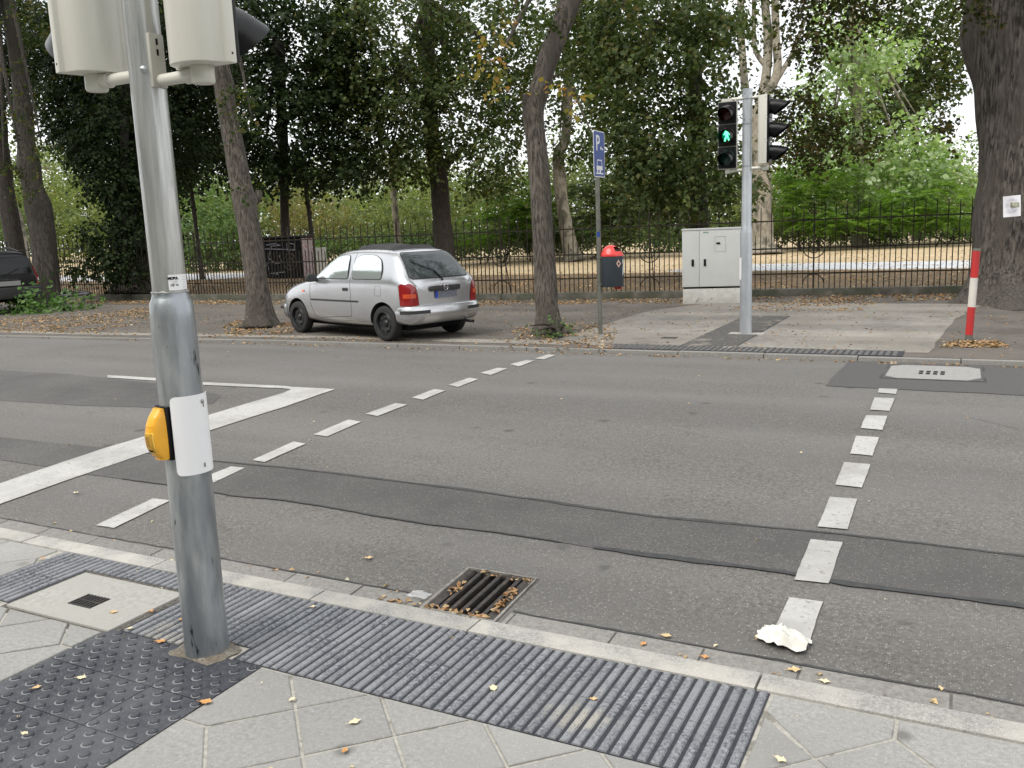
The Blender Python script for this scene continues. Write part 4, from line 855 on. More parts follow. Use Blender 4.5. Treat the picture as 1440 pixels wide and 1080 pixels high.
for px, py, s, r, k, lab, grp in (
    (290, 989, .05, .3, 1, 'curled orange-brown leaf on the slab edge beside the dark blister paving', None), (499, 1017, .045, 1.0, 2, 'pale crumbled leaf in the middle of a concrete slab', None), (694, 969, .045, 2.2, 2, 'pale dry leaf on the ribbed paving, the largest there', None),
    (226, 904, .045, .3, 1, 'orange leaf at the left foot of the near mast', None), (160, 863, .04, .2, 0, 'tan leaf on the square concrete cover', None), (213, 861, .03, 1.2, 1, 'small brown leaf on the right edge of the square concrete cover', None),
    (255, 872, .025, 2.0, 1, 'small orange leaf just left of the near mast on the ribs', None), (52, 968, .035, 1.1, 0, 'small curled leaf on the blister paving, left of the pale one', None), (115, 955, .042, .4, 2, 'elongated pale leaf in the middle of the blister paving', None),
    (183, 885, .03, .8, 2, 'pale yellowish leaf where the blister paving meets the concrete cover', None), (35, 1033, .03, .1, 2, 'small pale leaf low on the blister paving near the left picture edge', None),
    (60, 786, .03, .3, 1, 'small brown leaf on the upper left ribs', None), (937, 897, .045, .1, 0, 'tan leaf on the gutter stones left of the tissue', None), (905, 909, .035, 1.4, 1, 'small upright orange leaf on the gutter edge', None), (1117, 946, .05, .4, 0, 'tan leaf on the gutter stones just below the tissue', None),
    (1068, 899, .05, 1.3, 0, 'curled tan leaf tucked under the left corner of the tissue', None), (991, 928, .035, .1, 1, 'reddish brown leaf on the kerb edge left of the tissue', None), (1160, 962, .04, .0, 2, 'thin pale leaf on the kerb right of the tissue', None), (1098, 1071, .04, -.4, 2, 'pale pointed leaf on the corner slab right of the ribs', None),
    (519, 787, .045, .6, 0, 'pale leaf on the asphalt left of the gully grating', None), (107, 695, .04, .2, 2, 'white scrap-like leaf on the asphalt below the stop line', None), (835, 985, .03, .3, 0, 'small tan leaf on the right part of the ribs', None), (440, 855, .03, .9, 2, 'small pale leaf on the ribs right of the near mast', None),
    (485, 1058, .03, 1.9, 1, 'small orange fragment below the crumbled pale leaf', None), (411, 985, .03, 1.5, 2, 'tiny pale leaf on the slab joint right of the blister paving', None)):
    curl_leaf(px, py, s, r, lf[k], lab, grp)
# ================================================================== CARS
silver = mat('silver_paint', (.55, .555, .57), (.58, .585, .60), 3, .24, metal=.8, coat=.6)
blackp = mat('black_paint', (.006, .006, .008), None, rough=.3, spec=.35, coat=.1)
glass = mat('tinted_glass', (.70, .76, .76), None, rough=.02, metal=.72)
glass_b = mat('dark_rear_glass', (.05, .06, .063), None, rough=.03, metal=.3, spec=.8)
rubber = mat('tyre_rubber', (.014, .014, .014), (.022, .022, .021), 20, .8); steel_b = mat('black_steel_rim', (.012, .012, .013), None, rough=.4); chrome = mat('chrome', (.6, .6, .6), None, rough=.15, metal=1)
tail_red = mat('tail_lamp_red', (.28, .006, .008), (.20, .008, .008), 40, .12, coat=.5); tail_amb = mat('tail_lamp_orange', (.75, .12, .015), None, rough=.12, coat=.5); tail_clear = mat('lamp_clear', (.6, .6, .58), None, rough=.1, coat=.5)
plastic = mat('grey_black_plastic', (.022, .022, .023), (.035, .035, .036), 30, .6)
rim_hole = mat('rim_hole', (.05, .05, .05), None, rough=.5)
gap = mat('shut_line', (.05, .05, .052), None, rough=.8)
def poly_round(poly, r=.06, n=4):
    out = []; k = len(poly)
    for i in range(k):
        p0, p1, p2 = Vector(poly[i-1]), Vector(poly[i]), Vector(poly[(i+1) % k]); a = (p0-p1); b = (p2-p1); rr_ = min(r, a.length*.45, b.length*.45)
        s, e = p1+a.normalized()*rr_, p1+b.normalized()*rr_
        for j in range(n+1): t = j/n; out.append(tuple((s*(1-t)**2+p1*2*t*(1-t)+e*t*t)))
    return out
def car(name, loc, heading, ST, paint, P):
    """ST stations: x, zb, w, zmid, zbelt, wb, wt, zt ; heading = world angle of the car's forward direction"""
    root = empty(name, loc, heading, P['label'], P['cat'])
    mb = MB(); secs = []
    for (x, zb_, w, zm, zbt, wb, wt, ztp) in ST:
        h = [(0, zb_), (.6*w, zb_), (w*.93, zb_+.03), (w*.99, zb_+.12), (w, zm), (w*.985, zbt-.07), (wb, zbt), (wb+(wt-wb)*.55, zbt+(ztp-zbt)*.52), (wt, ztp-.07), (wt*.86, ztp-.022), (wt*.5, ztp-.004), (0, ztp)]
        secs.append([(x, y, z) for y, z in h]+[(x, -y, z) for y, z in h[-2:0:-1]])
    m = len(secs[0]); vs = [p for s in secs for p in s]
    fs = [(i*m+k, i*m+(k+1) % m, (i+1)*m+(k+1) % m, (i+1)*m+k) for i in range(len(secs)-1) for k in range(m)]+[tuple(range(m)), tuple((len(secs)-1)*m+k for k in range(m-1, -1, -1))]
    mb.add(vs, fs)
    ob = mb.build('body', paint, root, smooth=True, angle=180)
    # close the ends with concentric rings so they round off
    bm = bmesh.new(); bm.from_mesh(ob.data)
    for f in [f for f in bm.faces if len(f.verts) > 6]:
        s = 1 if f.calc_center_median().x > 1 else -1; r = bmesh.ops.inset_individual(bm, faces=[f], thickness=.03)
        bmesh.ops.translate(bm, vec=(s*.012, 0, 0), verts=f.verts[:])
    bmesh.ops.recalc_face_normals(bm, faces=bm.faces); bm.to_mesh(ob.data); bm.free()
    md = ob.modifiers.new('s', 'SUBSURF'); md.levels = 2; md.render_levels = 2
    ob.data.materials.append(plastic)
    wr, wf = P.get('rw', .275), P['wb']
    cut = MB(); 
    for cx in (0, wf):
        for s in (-1, 1):
            n = 40; R_ = P['arch']; pts = [(cx+R_*cos(2*pi*k/n), P['rw']+.01+R_*sin(2*pi*k/n)) for k in range(n)]
            y0, y1 = s*(P['w']-.24), s*(P['w']+.3)
            cut.add([(a, y0, b) for a, b in pts]+[(a, y1, b) for a, b in pts], [tuple(range(n-1, -1, -1)), tuple(range(n, 2*n))]+[(k, (k+1) % n, n+(k+1) % n, n+k) for k in range(n)])
    co_ = cut.build('cutter', plastic); co_.parent = root
    bm = bmesh.new(); bm.from_mesh(co_.data); bmesh.ops.recalc_face_normals(bm, faces=bm.faces); bm.to_mesh(co_.data); bm.free()
    bpy.context.view_layer.update(); dg = bpy.context.evaluated_depsgraph_get(); solid = bpy.data.meshes.new_from_object(ob.evaluated_get(dg))
    bm = bmesh.new(); bm.from_mesh(solid); bt = BVHTree.FromBMesh(bm); bm.free()
    b = ob.modifiers.new('b', 'BOOLEAN'); b.operation = 'DIFFERENCE'; b.object = co_; b.solver = 'EXACT'; b.material_mode = 'TRANSFER'
    dg = bpy.context.evaluated_depsgraph_get(); dg.update(); me = bpy.data.meshes.new_from_object(ob.evaluated_get(dg)); ob.modifiers.clear(); ob.data = me
    me.shade_smooth(); me.set_sharp_from_angle(angle=R(38)); bpy.data.objects.remove(co_)
    def cast(o_, d, off):
        h = bt.ray_cast(Vector(o_), Vector(d)); 
        return None if h[0] is None else h[0]+h[1]*off*(1 if h[1].dot(Vector(d)) < 0 else -1)
    def conform(nm, poly, mapf, d, off, m_, parent=root, grid=.05, rim=.0):
        pts = [Vector(p) for p in poly]; xs = [p.x for p in pts]; ys = [p.y for p in pts]
        bm = bmesh.new(); bm.faces.new([bm.verts.new((p.x, p.y, 0)) for p in pts])
        for ax, lo, hi in ((0, min(xs), max(xs)), (1, min(ys), max(ys))):
            v = lo+grid
            while v < hi: bmesh.ops.bisect_plane(bm, geom=bm.verts[:]+bm.edges[:]+bm.faces[:], plane_co=(v, 0, 0) if ax == 0 else (0, v, 0), plane_no=(1, 0, 0) if ax == 0 else (0, 1, 0)); v += grid
        bmesh.ops.triangulate(bm, faces=bm.faces); dead = []
        for v in bm.verts:
            p = cast(mapf(v.co.x, v.co.y), d, off)
            if p is None: dead.append(v)
            else: v.co = p
        bmesh.ops.delete(bm, geom=dead, context='VERTS')
        for f in bm.faces:
            f.normal_update()
            if f.normal.dot(Vector(d)) > 0: f.normal_flip()
        me = bpy.data.meshes.new(nm); bm.to_mesh(me); bm.free(); me.materials.append(m_); me.shade_smooth()
        o = bpy.data.objects.new(nm, me); C.objects.link(o); o.parent = parent; return o
    def seam(nm, path, mapf, d, m_, r=.004, off=.001, parent=root):
        pts = []
        for a, b_ in zip(path, path[1:]):
            k = max(1, int((Vector(b_)-Vector(a)).length/.03))
            for i in range(k): t = i/k; p = cast(mapf(a[0]+(b_[0]-a[0])*t, a[1]+(b_[1]-a[1])*t), d, off); pts += [p] if p else []
        p = cast(mapf(*path[-1]), d, off); pts += [p] if p else []
        mb = MB(); mb.tube(pts, r, 6); return mb.build(nm, m_, parent, smooth=True)
    side = {s: ((lambda x, z, s=s: (x, s*2.0, z)), (0, -s, 0)) for s in (1, -1)}
    rear = ((lambda y, z: (-2.5, y, z)), (1, 0, 0))
    # wheels
    for cx in (0, wf):
        for s in (-1, 1):
            r = P['rw']; yw = s*(P['w']-.10); T = frame((cx, yw, r), (1, 0, 0), (0, s, 0))
            wl = MB(); wl.lathe([(r*.62, -.09), (r*.86, -.088), (r*.97, -.07), (r, -.04), (r, .04), (r*.97, .072), (r*.87, .086), (r*.66, .084), (r*.64, .07), (r*.60, .03)], 40, T)
            w_ = wl.build('wheel', rubber, root, smooth=True, angle=60)
            rm = MB(); rm.lathe([(r*.655, .084), (r*.64, .088), (r*.61, .07), (r*.59, .035), (r*.52, .03), (r*.46, .048), (r*.36, .055), (r*.28, .04), (r*.20, .042), (r*.16, .06), (r*.11, .065), (.0001, .066)], 36, T)
            hl = rm; i0 = len(rm.f)
            for k in range(8): q = 2*pi*k/8; hl.lathe([(.016, .0505), (.0001, .0508)], 10, T @ Matrix.Translation((r*.42*cos(q), r*.42*sin(q), .004)))
            for k in range(4): q = 2*pi*k/4+.4; hl.tube([T @ Vector((r*.22*cos(q), r*.22*sin(q), .04)), T @ Vector((r*.22*cos(q), r*.22*sin(q), .058))], .007, 6)
            rm.m[i0:] = [1]*(len(rm.f)-i0); rm.build('rim', [steel_b, rim_hole], w_, smooth=True, angle=50)
    return root, conform, seam, side, rear, cast
# ---- silver hatchback: x forward from the rear axle
ST = [(-.575, .34, .69, .55, .83, .65, .56, .90), (-.55, .30, .735, .55, .86, .70, .59, .95), (-.47, .27, .77, .55, .90, .745, .625, 1.035), (-.36, .25, .785, .55, .915, .76, .62, 1.16), (-.25, .22, .79, .55, .92, .77, .60, 1.28), (-.16, .21, .7925, .55, .92, .775, .585, 1.355),
      (-.04, .20, .7925, .55, .92, .775, .575, 1.395), (.3, .19, .7925, .55, .92, .775, .575, 1.42), (.8, .18, .7925, .55, .915, .775, .58, 1.43), (1.2, .18, .7925, .55, .91, .775, .58, 1.41), (1.38, .18, .7925, .55, .905, .772, .59, 1.36), (1.6, .18, .79, .55, .90, .768, .62, 1.22),
      (1.85, .19, .787, .54, .895, .76, .65, 1.055), (2.02, .2, .785, .54, .885, .75, .665, .955), (2.2, .2, .78, .53, .865, .74, .66, .915), (2.5, .21, .77, .52, .82, .70, .60, .87), (2.75, .22, .745, .50, .75, .66, .55, .80), (2.9, .25, .69, .48, .67, .60, .50, .71), (2.98, .30, .60, .46, .58, .52, .42, .62)]
wr_ = G(546, 479.5, ZP); wf_ = G(425, 467.5, ZP); hv = (wf_-wr_).normalized(); hd_ = math.atan2(hv.y, hv.x); rt = Vector((hv.y, -hv.x, 0))   # right of the car
cl = wr_+rt*.62                                         # rear axle centre (left wheel is nearest)
root, conform, seam, side, rear, cast = car('silver_hatchback', (cl.x, cl.y, ZP), hd_, ST, silver, dict(label='small silver hatchback with open black folding roof parked on the pavement', cat='car', rw=.275, arch=.325, wb=2.36, w=.7925))
root.scale = (.97, .875, .925)
hd = MB()
front_win = [(.86, .955), (.93, 1.27), (.97, 1.315), (1.18, 1.315), (1.36, 1.27), (1.60, 1.10), (1.80, .955)]
rear_win = [(.76, .955), (.78, 1.20), (.72, 1.30), (.58, 1.325), (.30, 1.31), (.12, 1.24), (.04, 1.10), (.02, .955)]
for s in (1, -1):
    mf, d = side[s]
    for nm, poly in (('door_window', front_win), ('quarter_window', rear_win)):
        c = (sum(p[0] for p in poly)/len(poly), sum(p[1] for p in poly)/len(poly)); big = [(c[0]+(p[0]-c[0])*1.035, c[1]+(p[1]-c[1])*1.055) for p in poly]
        sl_ = conform('window_seal', poly_round(big, .07), mf, d, .003, plastic); gw = conform(nm, poly_round(poly, .06), mf, d, .006, glass, parent=sl_)
        for v in gw.data.vertices: t_ = min(1, max(0, (v.co.z-.955)/.37)); v.co.y += s*.016*sin(pi*t_)
    door = [(.80, 1.35), (.80, .95), (.78, .42), (.80, .36), (1.72, .30), (1.84, .34), (1.93, .55), (1.93, .80), (1.92, .93)]
    seam('door_seam', door, mf, d, gap, .0045, -.001)
    seam('side_moulding', [(.60, .60), (1.90, .60)], mf, d, plastic, .015, .0)
    hp = conform('door_handle', poly_round([(.86, .76), (.99, .76), (.99, .81), (.86, .81)], .015), mf, d, .012, plastic, grid=.03)
    conform('side_repeater', poly_round([(2.10, .72), (2.17, .72), (2.17, .755), (2.10, .755)], .02), mf, d, .008, tail_amb, grid=.03)
    seam('sill_seam', [(.34, .285), (2.0, .275)], mf, d, gap, .003, -.001)
    if s == 1: seam('fuel_flap', poly_round([(.02, .70), (.17, .70), (.17, .85), (.02, .85)], .03)+[(.02, .73)], mf, d, gap, .003, -.001)
    mb = MB(); mb.prism(rrect(.19, .13, .045), 0, .09, frame((1.70, s*.86, .965), (0, 1, 0), (1, 0, 0))); mb.box(1.72, 1.79, s*.74 if s > 0 else -.80, s*.80 if s > 0 else -.74, .90, .95); mb.build('wing_mirror', plastic, root, bevel=.015, seg=3)
mf, d = rear
gl_ = [(-.60, .985), (-.50, 1.30), (-.44, 1.335), (.44, 1.335), (.50, 1.30), (.60, .985), (.56, .955), (-.56, .955)]
sl_ = conform('window_seal', poly_round([(a*1.03, 1.145+(b-1.145)*1.07) for a, b in gl_], .05), mf, d, .003, plastic); conform('rear_window', poly_round(gl_, .05), mf, d, .007, glass_b, parent=sl_)
seam('tailgate_seam', [(-.54, .56), (-.56, .75), (-.63, .93), (-.60, 1.05), (-.52, 1.36), (0, 1.385), (.52, 1.36), (.60, 1.05), (.63, .93), (.56, .75), (.54, .56)], mf, d, gap, .004, -.001)
for s in (1, -1):
    dv = Vector((1, -s*.85, 0)).normalized(); u = Vector((-dv.y, dv.x, 0))
    mfc = lambda a, z, s=s, u=u: tuple(Vector((-.45, s*.62, 0))-Vector((1, -s*.85, 0)).normalized()*1.5+u*a+Vector((0, 0, z)))
    g = -s
    base = [(-.14, .555), (-.15, .86), (-.12, .885), (.03, .885), (.10, .84), (.13, .70), (.14, .555)]
    if s == 1: base = [(-a, b) for a, b in base]
    tl_ = conform('tail_lamp', poly_round(base, .02), mfc, tuple(dv), .007, tail_red, grid=.04)
    inner = [(a*.72+(0.005), .70+(b-.72)*.25) for a, b in base]
    conform('indicator', poly_round([(-.10, .67), (.09, .67), (.09, .735), (-.10, .735)], .01), mfc, tuple(dv), .010, mat('lamp_amber', (.55, .07, .02), None, rough=.2, coat=.5), parent=tl_)
# number plate, handle bar, badge, wiper
def rp(y, z, off): return cast((-2.5, y, z), (1, 0, 0), off)
pz = rp(0, .70, 0).x; X = frame((pz-.012, -.02, .70), (0, -1, 0), (-1, 0, 0))
X = Matrix(((0, 0, -1, pz-.012), (-1, 0, 0, -.02), (0, 1, 0, .695), (0, 0, 0, 1)))
mb = MB(); mb.prism(rrect(.46, .11, .01), 0, .006, X); pl = mb.build('number_plate', mat('plate_blurred', (.10, .105, .13), (.19, .195, .23), 28, .6), root)
mb = MB(); mb.prism([(-.23, -.055), (-.185, -.055), (-.185, .055), (-.23, .055)], .006, .008, X); mb.build('country_band', mat('plate_blue', (.01, .05, .4), None), pl)
hb = Matrix(((0, 0, -1, pz-.0), (-1, 0, 0, 0), (0, 1, 0, .79), (0, 0, 0, 1)))
mb = MB(); mb.prism(rrect(.64, .082, .035), -.02, .035, hb); hb_ = mb.build('tailgate_handle', plastic, root, bevel=.008)
mb = MB(); mb.lathe([(.042, .030), (.050, .04), (.042, .046), (.036, .040)], 28, hb @ Matrix.Translation((0, .012, 0))); mb.prism([(-.045, -.008), (.045, -.008), (.045, .008), (-.045, .008)], .036, .044, hb @ Matrix.Translation((0, .012, 0))); mb.build('badge', chrome, hb_)
w0, w1, w2 = rp(.03, .93, .02), rp(.10, 1.04, .025), rp(.44, 1.20, .022)
mb = MB(); mb.tube([rp(.02, .90, .01), w0, w1], .012, 8); mb.tube([w1, w2], .007, 8); mb.build('rear_wiper', M['black'], root, smooth=True)
# bumper, rear and front
def bumper(nm, pts, zs, sgn):
    mb = MB(); n = len(pts); pr = [(-.06, zs[1]+.015), (.0, zs[1]+.012), (.022, zs[1]-.012), (.036, (zs[0]+zs[1])/2+.03), (.026, zs[0]+.09), (-.004, zs[0]+.03), (-.05, zs[0]+.0), (-.12, zs[0]-.01)]
    vs = []
    for i, p in enumerate(pts):
        p = Vector(p); t = (Vector(pts[min(i+1, n-1)])-Vector(pts[max(i-1, 0)])).normalized(); nn = Vector((t.y, -t.x))*sgn
        for o_, z in pr: q = p+nn*o_; vs.append((q.x, q.y, z))
    m = len(pr); mb.add(vs, [(i*m+k, i*m+k+1, (i+1)*m+k+1, (i+1)*m+k) for i in range(n-1) for k in range(m-1)]+[tuple(range(m)), tuple((n-1)*m+k for k in range(m-1, -1, -1))])
    return mb.build(nm, silver, root, smooth=True, angle=55)
def arc(pl): 
    out = []
    for i in range(len(pl)-1):
        p0, p1, p2, p3 = [Vector(pl[max(0, min(len(pl)-1, i+k))]) for k in (-1, 0, 1, 2)]
        for j in range(5): t = j/5; out.append(tuple(.5*((2*p1)+(p2-p0)*t+(2*p0-5*p1+4*p2-p3)*t*t+(3*p1-p0-3*p2+p3)*t**3)))
    return out+[pl[-1]]
rb_ = arc([(-.31, .755), (-.44, .755), (-.56, .71), (-.63, .55), (-.655, .27), (-.662, 0), (-.655, -.27), (-.63, -.55), (-.56, -.71), (-.44, -.755), (-.31, -.755)])
bp = bumper('rear_bumper', rb_, (.27, .54), 1)
fb_ = arc([(2.70, .745), (2.84, .70), (2.95, .60), (3.02, .40), (3.05, 0), (3.02, -.40), (2.95, -.60), (2.84, -.70), (2.70, -.745)])
bpf = bumper('front_bumper', fb_, (.22, .50), -1)
for s in (1, -1):
    mb = MB(); pts = [p for p in rb_ if s*p[1] > .36 and p[0] < -.40]; pts = [Vector((p[0], p[1])) for p in pts]
    v = []
    for p in pts:
        o_ = Vector((p.x+.3, p.y*.8)).normalized(); o_ = (p-Vector((-.3, p.y*.55))).normalized()
        v.append((p+o_*.02, p+o_*.048))
    vs = [(a.x, a.y, z) for a, b in v for z in (.435, .485)]+[(b.x, b.y, z) for a, b in v for z in (.435, .485)]; k = len(v)
    mb.add(vs, [(2*k+2*i, 2*k+2*i+2, 2*k+2*i+3, 2*k+2*i+1) for i in range(k-1)]+[(2*i+1, 2*k+2*i+1, 2*k+2*i+3, 2*i+3) for i in range(k-1)]+[(2*i, 2*i+2, 2*k+2*i+2, 2*k+2*i) for i in range(k-1)]+[(0, 2*k, 2*k+1, 1), (2*k-2, 2*k-1, 4*k-1, 4*k-2)])
    mb.build('bumper_strip', plastic, bp, smooth=True, angle=40)
    mb = MB(); mb.box(2.86, 2.99, s*.66-.05, s*.66+.05, .40, .45); mb.build('bumper_strip', plastic, bpf, bevel=.012)
mb = MB(); mb.tube([(-.45, -.47, .24), (-.72, -.47, .235)], .024, 16, cap=False); mb.build('exhaust', mat('exhaust_steel', (.3, .3, .3), None, rough=.3, metal=.9), root, smooth=True)
mb = MB(); mb.box(-.35, 2.7, -.55, .55, .16, .30); mb.build('underbody', M['blackm'], root, bevel=.02)
# folded-back fabric roof
mb = MB(); n = 22; m = 12; vs = []
for i in range(n+1):
    for j in range(m+1):
        x = .02+.98*i/n; y = -.46+.92*j/m; p = cast((x, y, 3), (0, 0, -1), 0); e = min(1, min(i, n-i)/2, min(j, m-j)/1.0)
        fo = .026+.030*max(0, sin(x*11+.5))*(1-x*.4)+(.030 if .75 < x < .95 else 0)+.008*noise.noise(Vector((x*9, y*7, 1)))
        vs.append((x, y, (p.z if p else 1.4)-.002+fo*e))
mb.add(vs, [(i*(m+1)+j, (i+1)*(m+1)+j, (i+1)*(m+1)+j+1, i*(m+1)+j+1) for i in range(n) for j in range(m)]); mb.build('fabric_roof', mat('black_fabric', (.022, .022, .023), (.04, .04, .04), 60, .9, .3, 80), root, smooth=True)
mb = MB(); mb.add([cast((x, y, 3), (0, 0, -1), .004) for x, y in ((1.0, -.43), (1.28, -.41), (1.28, .41), (1.0, .43))], [(0, 1, 2, 3)]); mb.build('roof_opening', M['pit'], root)
mf_ = lambda y, x: (x, y, 3)
fr = conform('windscreen', [(-.52, 1.42), (.52, 1.42), (.62, 1.98), (-.62, 1.98)], lambda y, x: (x, y, 3), (0, 0, -1), .004, glass)
mb = MB(); mb.lathe([(.14, 0), (.12, .03), (.0001, .05)], 16, frame((2.86, .5, .60), (0, 1, 0), (1, .4, .1))); mb.build('headlamp', tail_clear, root, smooth=True)
glass_d = mat('blackened_glass', (.006, .007, .008), None, rough=.06, spec=.35)
# ---- black people carrier at the left edge, seen from behind
ST2 = [(-.74, .40, .80, .6, .95, .78, .66, 1.12), (-.70, .34, .84, .6, 1.0, .82, .70, 1.30), (-.62, .30, .86, .6, 1.02, .84, .70, 1.62), (-.5, .26, .87, .6, 1.03, .85, .70, 1.74), (-.2, .24, .875, .6, 1.03, .85, .70, 1.79), (.8, .22, .875, .6, 1.03, .85, .70, 1.81),
       (1.8, .22, .875, .6, 1.02, .85, .70, 1.76), (2.2, .22, .87, .6, 1.01, .84, .72, 1.55), (2.6, .22, .865, .6, 1.0, .83, .74, 1.22), (2.8, .24, .86, .6, .98, .82, .72, 1.08), (3.2, .26, .84, .56, .90, .78, .66, .98), (3.45, .30, .76, .5, .78, .70, .58, .86)]
ST2 = [(x_, zb_, w_, zm_, .86+(zb2-1.02)*.8, wb_2, wt_, .86+(zt_-1.02)*.83) for x_, zb_, w_, zm_, zb2, wb_2, wt_, zt_ in ST2]
q_ = G(50, 437, ZP)
root2, conform, seam, side, rear, cast = car('black_people_carrier', (q_.x-.7, q_.y-.62, ZP), pi-.06, ST2, blackp, dict(label='glossy black people carrier parked at the left edge, seen from behind', cat='car', rw=.31, arch=.35, wb=2.7, w=.875))
mf, d = rear
sl_ = conform('window_seal', poly_round([(-.70, .90), (-.62, 1.34), (.62, 1.34), (.70, .90)], .1), mf, d, .003, M['black'], root2); conform('rear_window', poly_round([(-.66, .93), (-.59, 1.31), (.59, 1.31), (.66, .93)], .09), mf, d, .007, glass_d, sl_)
for s in (1, -1):
    dv = Vector((1, -s*.7, 0)).normalized(); u = Vector((-dv.y, dv.x, 0)); mfc = lambda a, z, s=s, u=u, dv=dv: tuple(Vector((-.6, s*.74, 0))-dv*1.5+u*a+Vector((0, 0, z)))
    t = conform('tail_lamp', poly_round([(-.09, .66), (-.06, 1.12), (.07, 1.12), (.09, .66)], .04), mfc, tuple(dv), .008, tail_red, root2); conform('reversing_lamp', poly_round([(-.06, .70), (-.05, .82), (.06, .82), (.06, .70)], .02), mfc, tuple(dv), .012, tail_clear, t)
    conform('side_window', poly_round([(.0, .92), (.08, 1.30), (1.9, 1.30), (2.2, .95), (2.2, .92)], .08), *side[s], .005, glass_d, root2)
    mb = MB(); mb.tube([(-.35, s*.62, 1.46), (0, s*.63, 1.545), (1.5, s*.63, 1.55), (1.8, s*.62, 1.44)], .016, 8); mb.build('roof_rail', plastic, root2, smooth=True)
for poly, z in (([(-.3, .82), (.3, .84), (.3, .80), (-.3, .78)], 0),): conform('tailgate_handle', poly, mf, d, .02, plastic, root2)
mb = MB(); mb.box(-.86, -.60, -.80, .80, .34, .62); mb.build('rear_bumper', plastic, root2, bevel=.05, seg=3)
mb = MB(); mb.box(-.875, -.86, -.26, .26, .66, .77); mb.build('number_plate', mat('plate_dim', (.3, .3, .3), None), root2)
mb = MB(); mb.tube([cast((-2.5, 0.05, .90), (1, 0, 0), .02), cast((-2.5, -.35, 1.05), (1, 0, 0), .02)], .012, 8); mb.build('rear_wiper', M['black'], root2)
# ---- tree guard rails round the left street tree
tg = empty('tree_guard', W(88, 430, 23.3), 0, 'bent dark steel tube guard around the foot of the left street tree', 'tree guard'); tl0 = tg.location.copy()
for pts in ([(31, 440), (34, 425), (41, 416), (50, 413), (66, 413)], [(76, 446), (77, 424), (84, 417), (100, 415.5), (124, 413), (118, 418), (117, 436)], [(88, 412), (105, 411), (126, 411.5), (124, 414)], [(92, 416), (91, 432)]):
    dd = 23.6 if pts[0][0] == 88 else 22.4; mb = MB(); P_ = [W(a, b, dd+(.6 if pts[0][0] < 40 else 0))-tl0 for a, b in arc(pts)]; mb.tube(P_, .038, 10); mb.build('rail', mat('guard_steel', (.06, .065, .065), (.11, .11, .11), 10, .5, metal=.5), tg, smooth=True)
# ================================================================== TREES
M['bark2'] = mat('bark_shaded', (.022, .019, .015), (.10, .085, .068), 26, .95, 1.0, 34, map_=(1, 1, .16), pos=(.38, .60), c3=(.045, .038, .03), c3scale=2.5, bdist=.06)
G1 = [(.028, .043, .016), (.052, .076, .026), (.08, .108, .042), (.036, .056, .02), (.12, .14, .055)]
G2 = [(.06, .11, .02), (.10, .18, .03), (.15, .24, .045), (.08, .14, .028), (.20, .30, .06)]
GB = [(.15, .23, .08), (.27, .37, .15), (.10, .16, .055), (.45, .52, .32), (.20, .30, .11)]
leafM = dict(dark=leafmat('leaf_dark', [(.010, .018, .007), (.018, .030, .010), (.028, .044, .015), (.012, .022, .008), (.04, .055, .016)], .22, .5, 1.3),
             mid=leafmat('leaf_green', G1+[(.08, .07, .02, 1.0)], .32, .5), linden=leafmat('leaf_street_tree', [(.02, .034, .012), (.035, .055, .018), (.05, .07, .022), (.03, .048, .014), (.09, .09, .03), (.14, .10, .035)], .35, .5),
             lush=leafmat('leaf_lush', [(.04, .09, .025), (.08, .16, .04), (.14, .24, .07), (.06, .12, .03)], .3, .4, sp=.3),
             rusty=leafmat('leaf_shaded_olive', [(.018, .026, .009), (.035, .045, .014), (.05, .055, .018), (.028, .036, .012), (.10, .07, .025), (.07, .08, .022)], .3, .5),
             shrub=leafmat('leaf_bright', G2, .40, .55), bright=leafmat('leaf_pale', GB, .40, .35, sp=.5), brown=leafmat('leaf_browning', [(.10, .12, .045), (.18, .18, .075), (.27, .20, .11), (.10, .13, .045), (.22, .15, .08)], .35, .6),
             olive=leafmat('leaf_olive', [(.075, .10, .04), (.14, .17, .07), (.23, .25, .11), (.09, .12, .05)], .40, .6), low=leafmat('leaf_undergrowth', [(.045, .08, .03), (.09, .15, .05), (.16, .23, .085), (.06, .10, .035)], .3, .4),
             yellow=leafmat('leaf_yellowing', [(.22, .22, .05), (.35, .20, .06), (.16, .20, .05), (.42, .17, .05)], .4, .5))
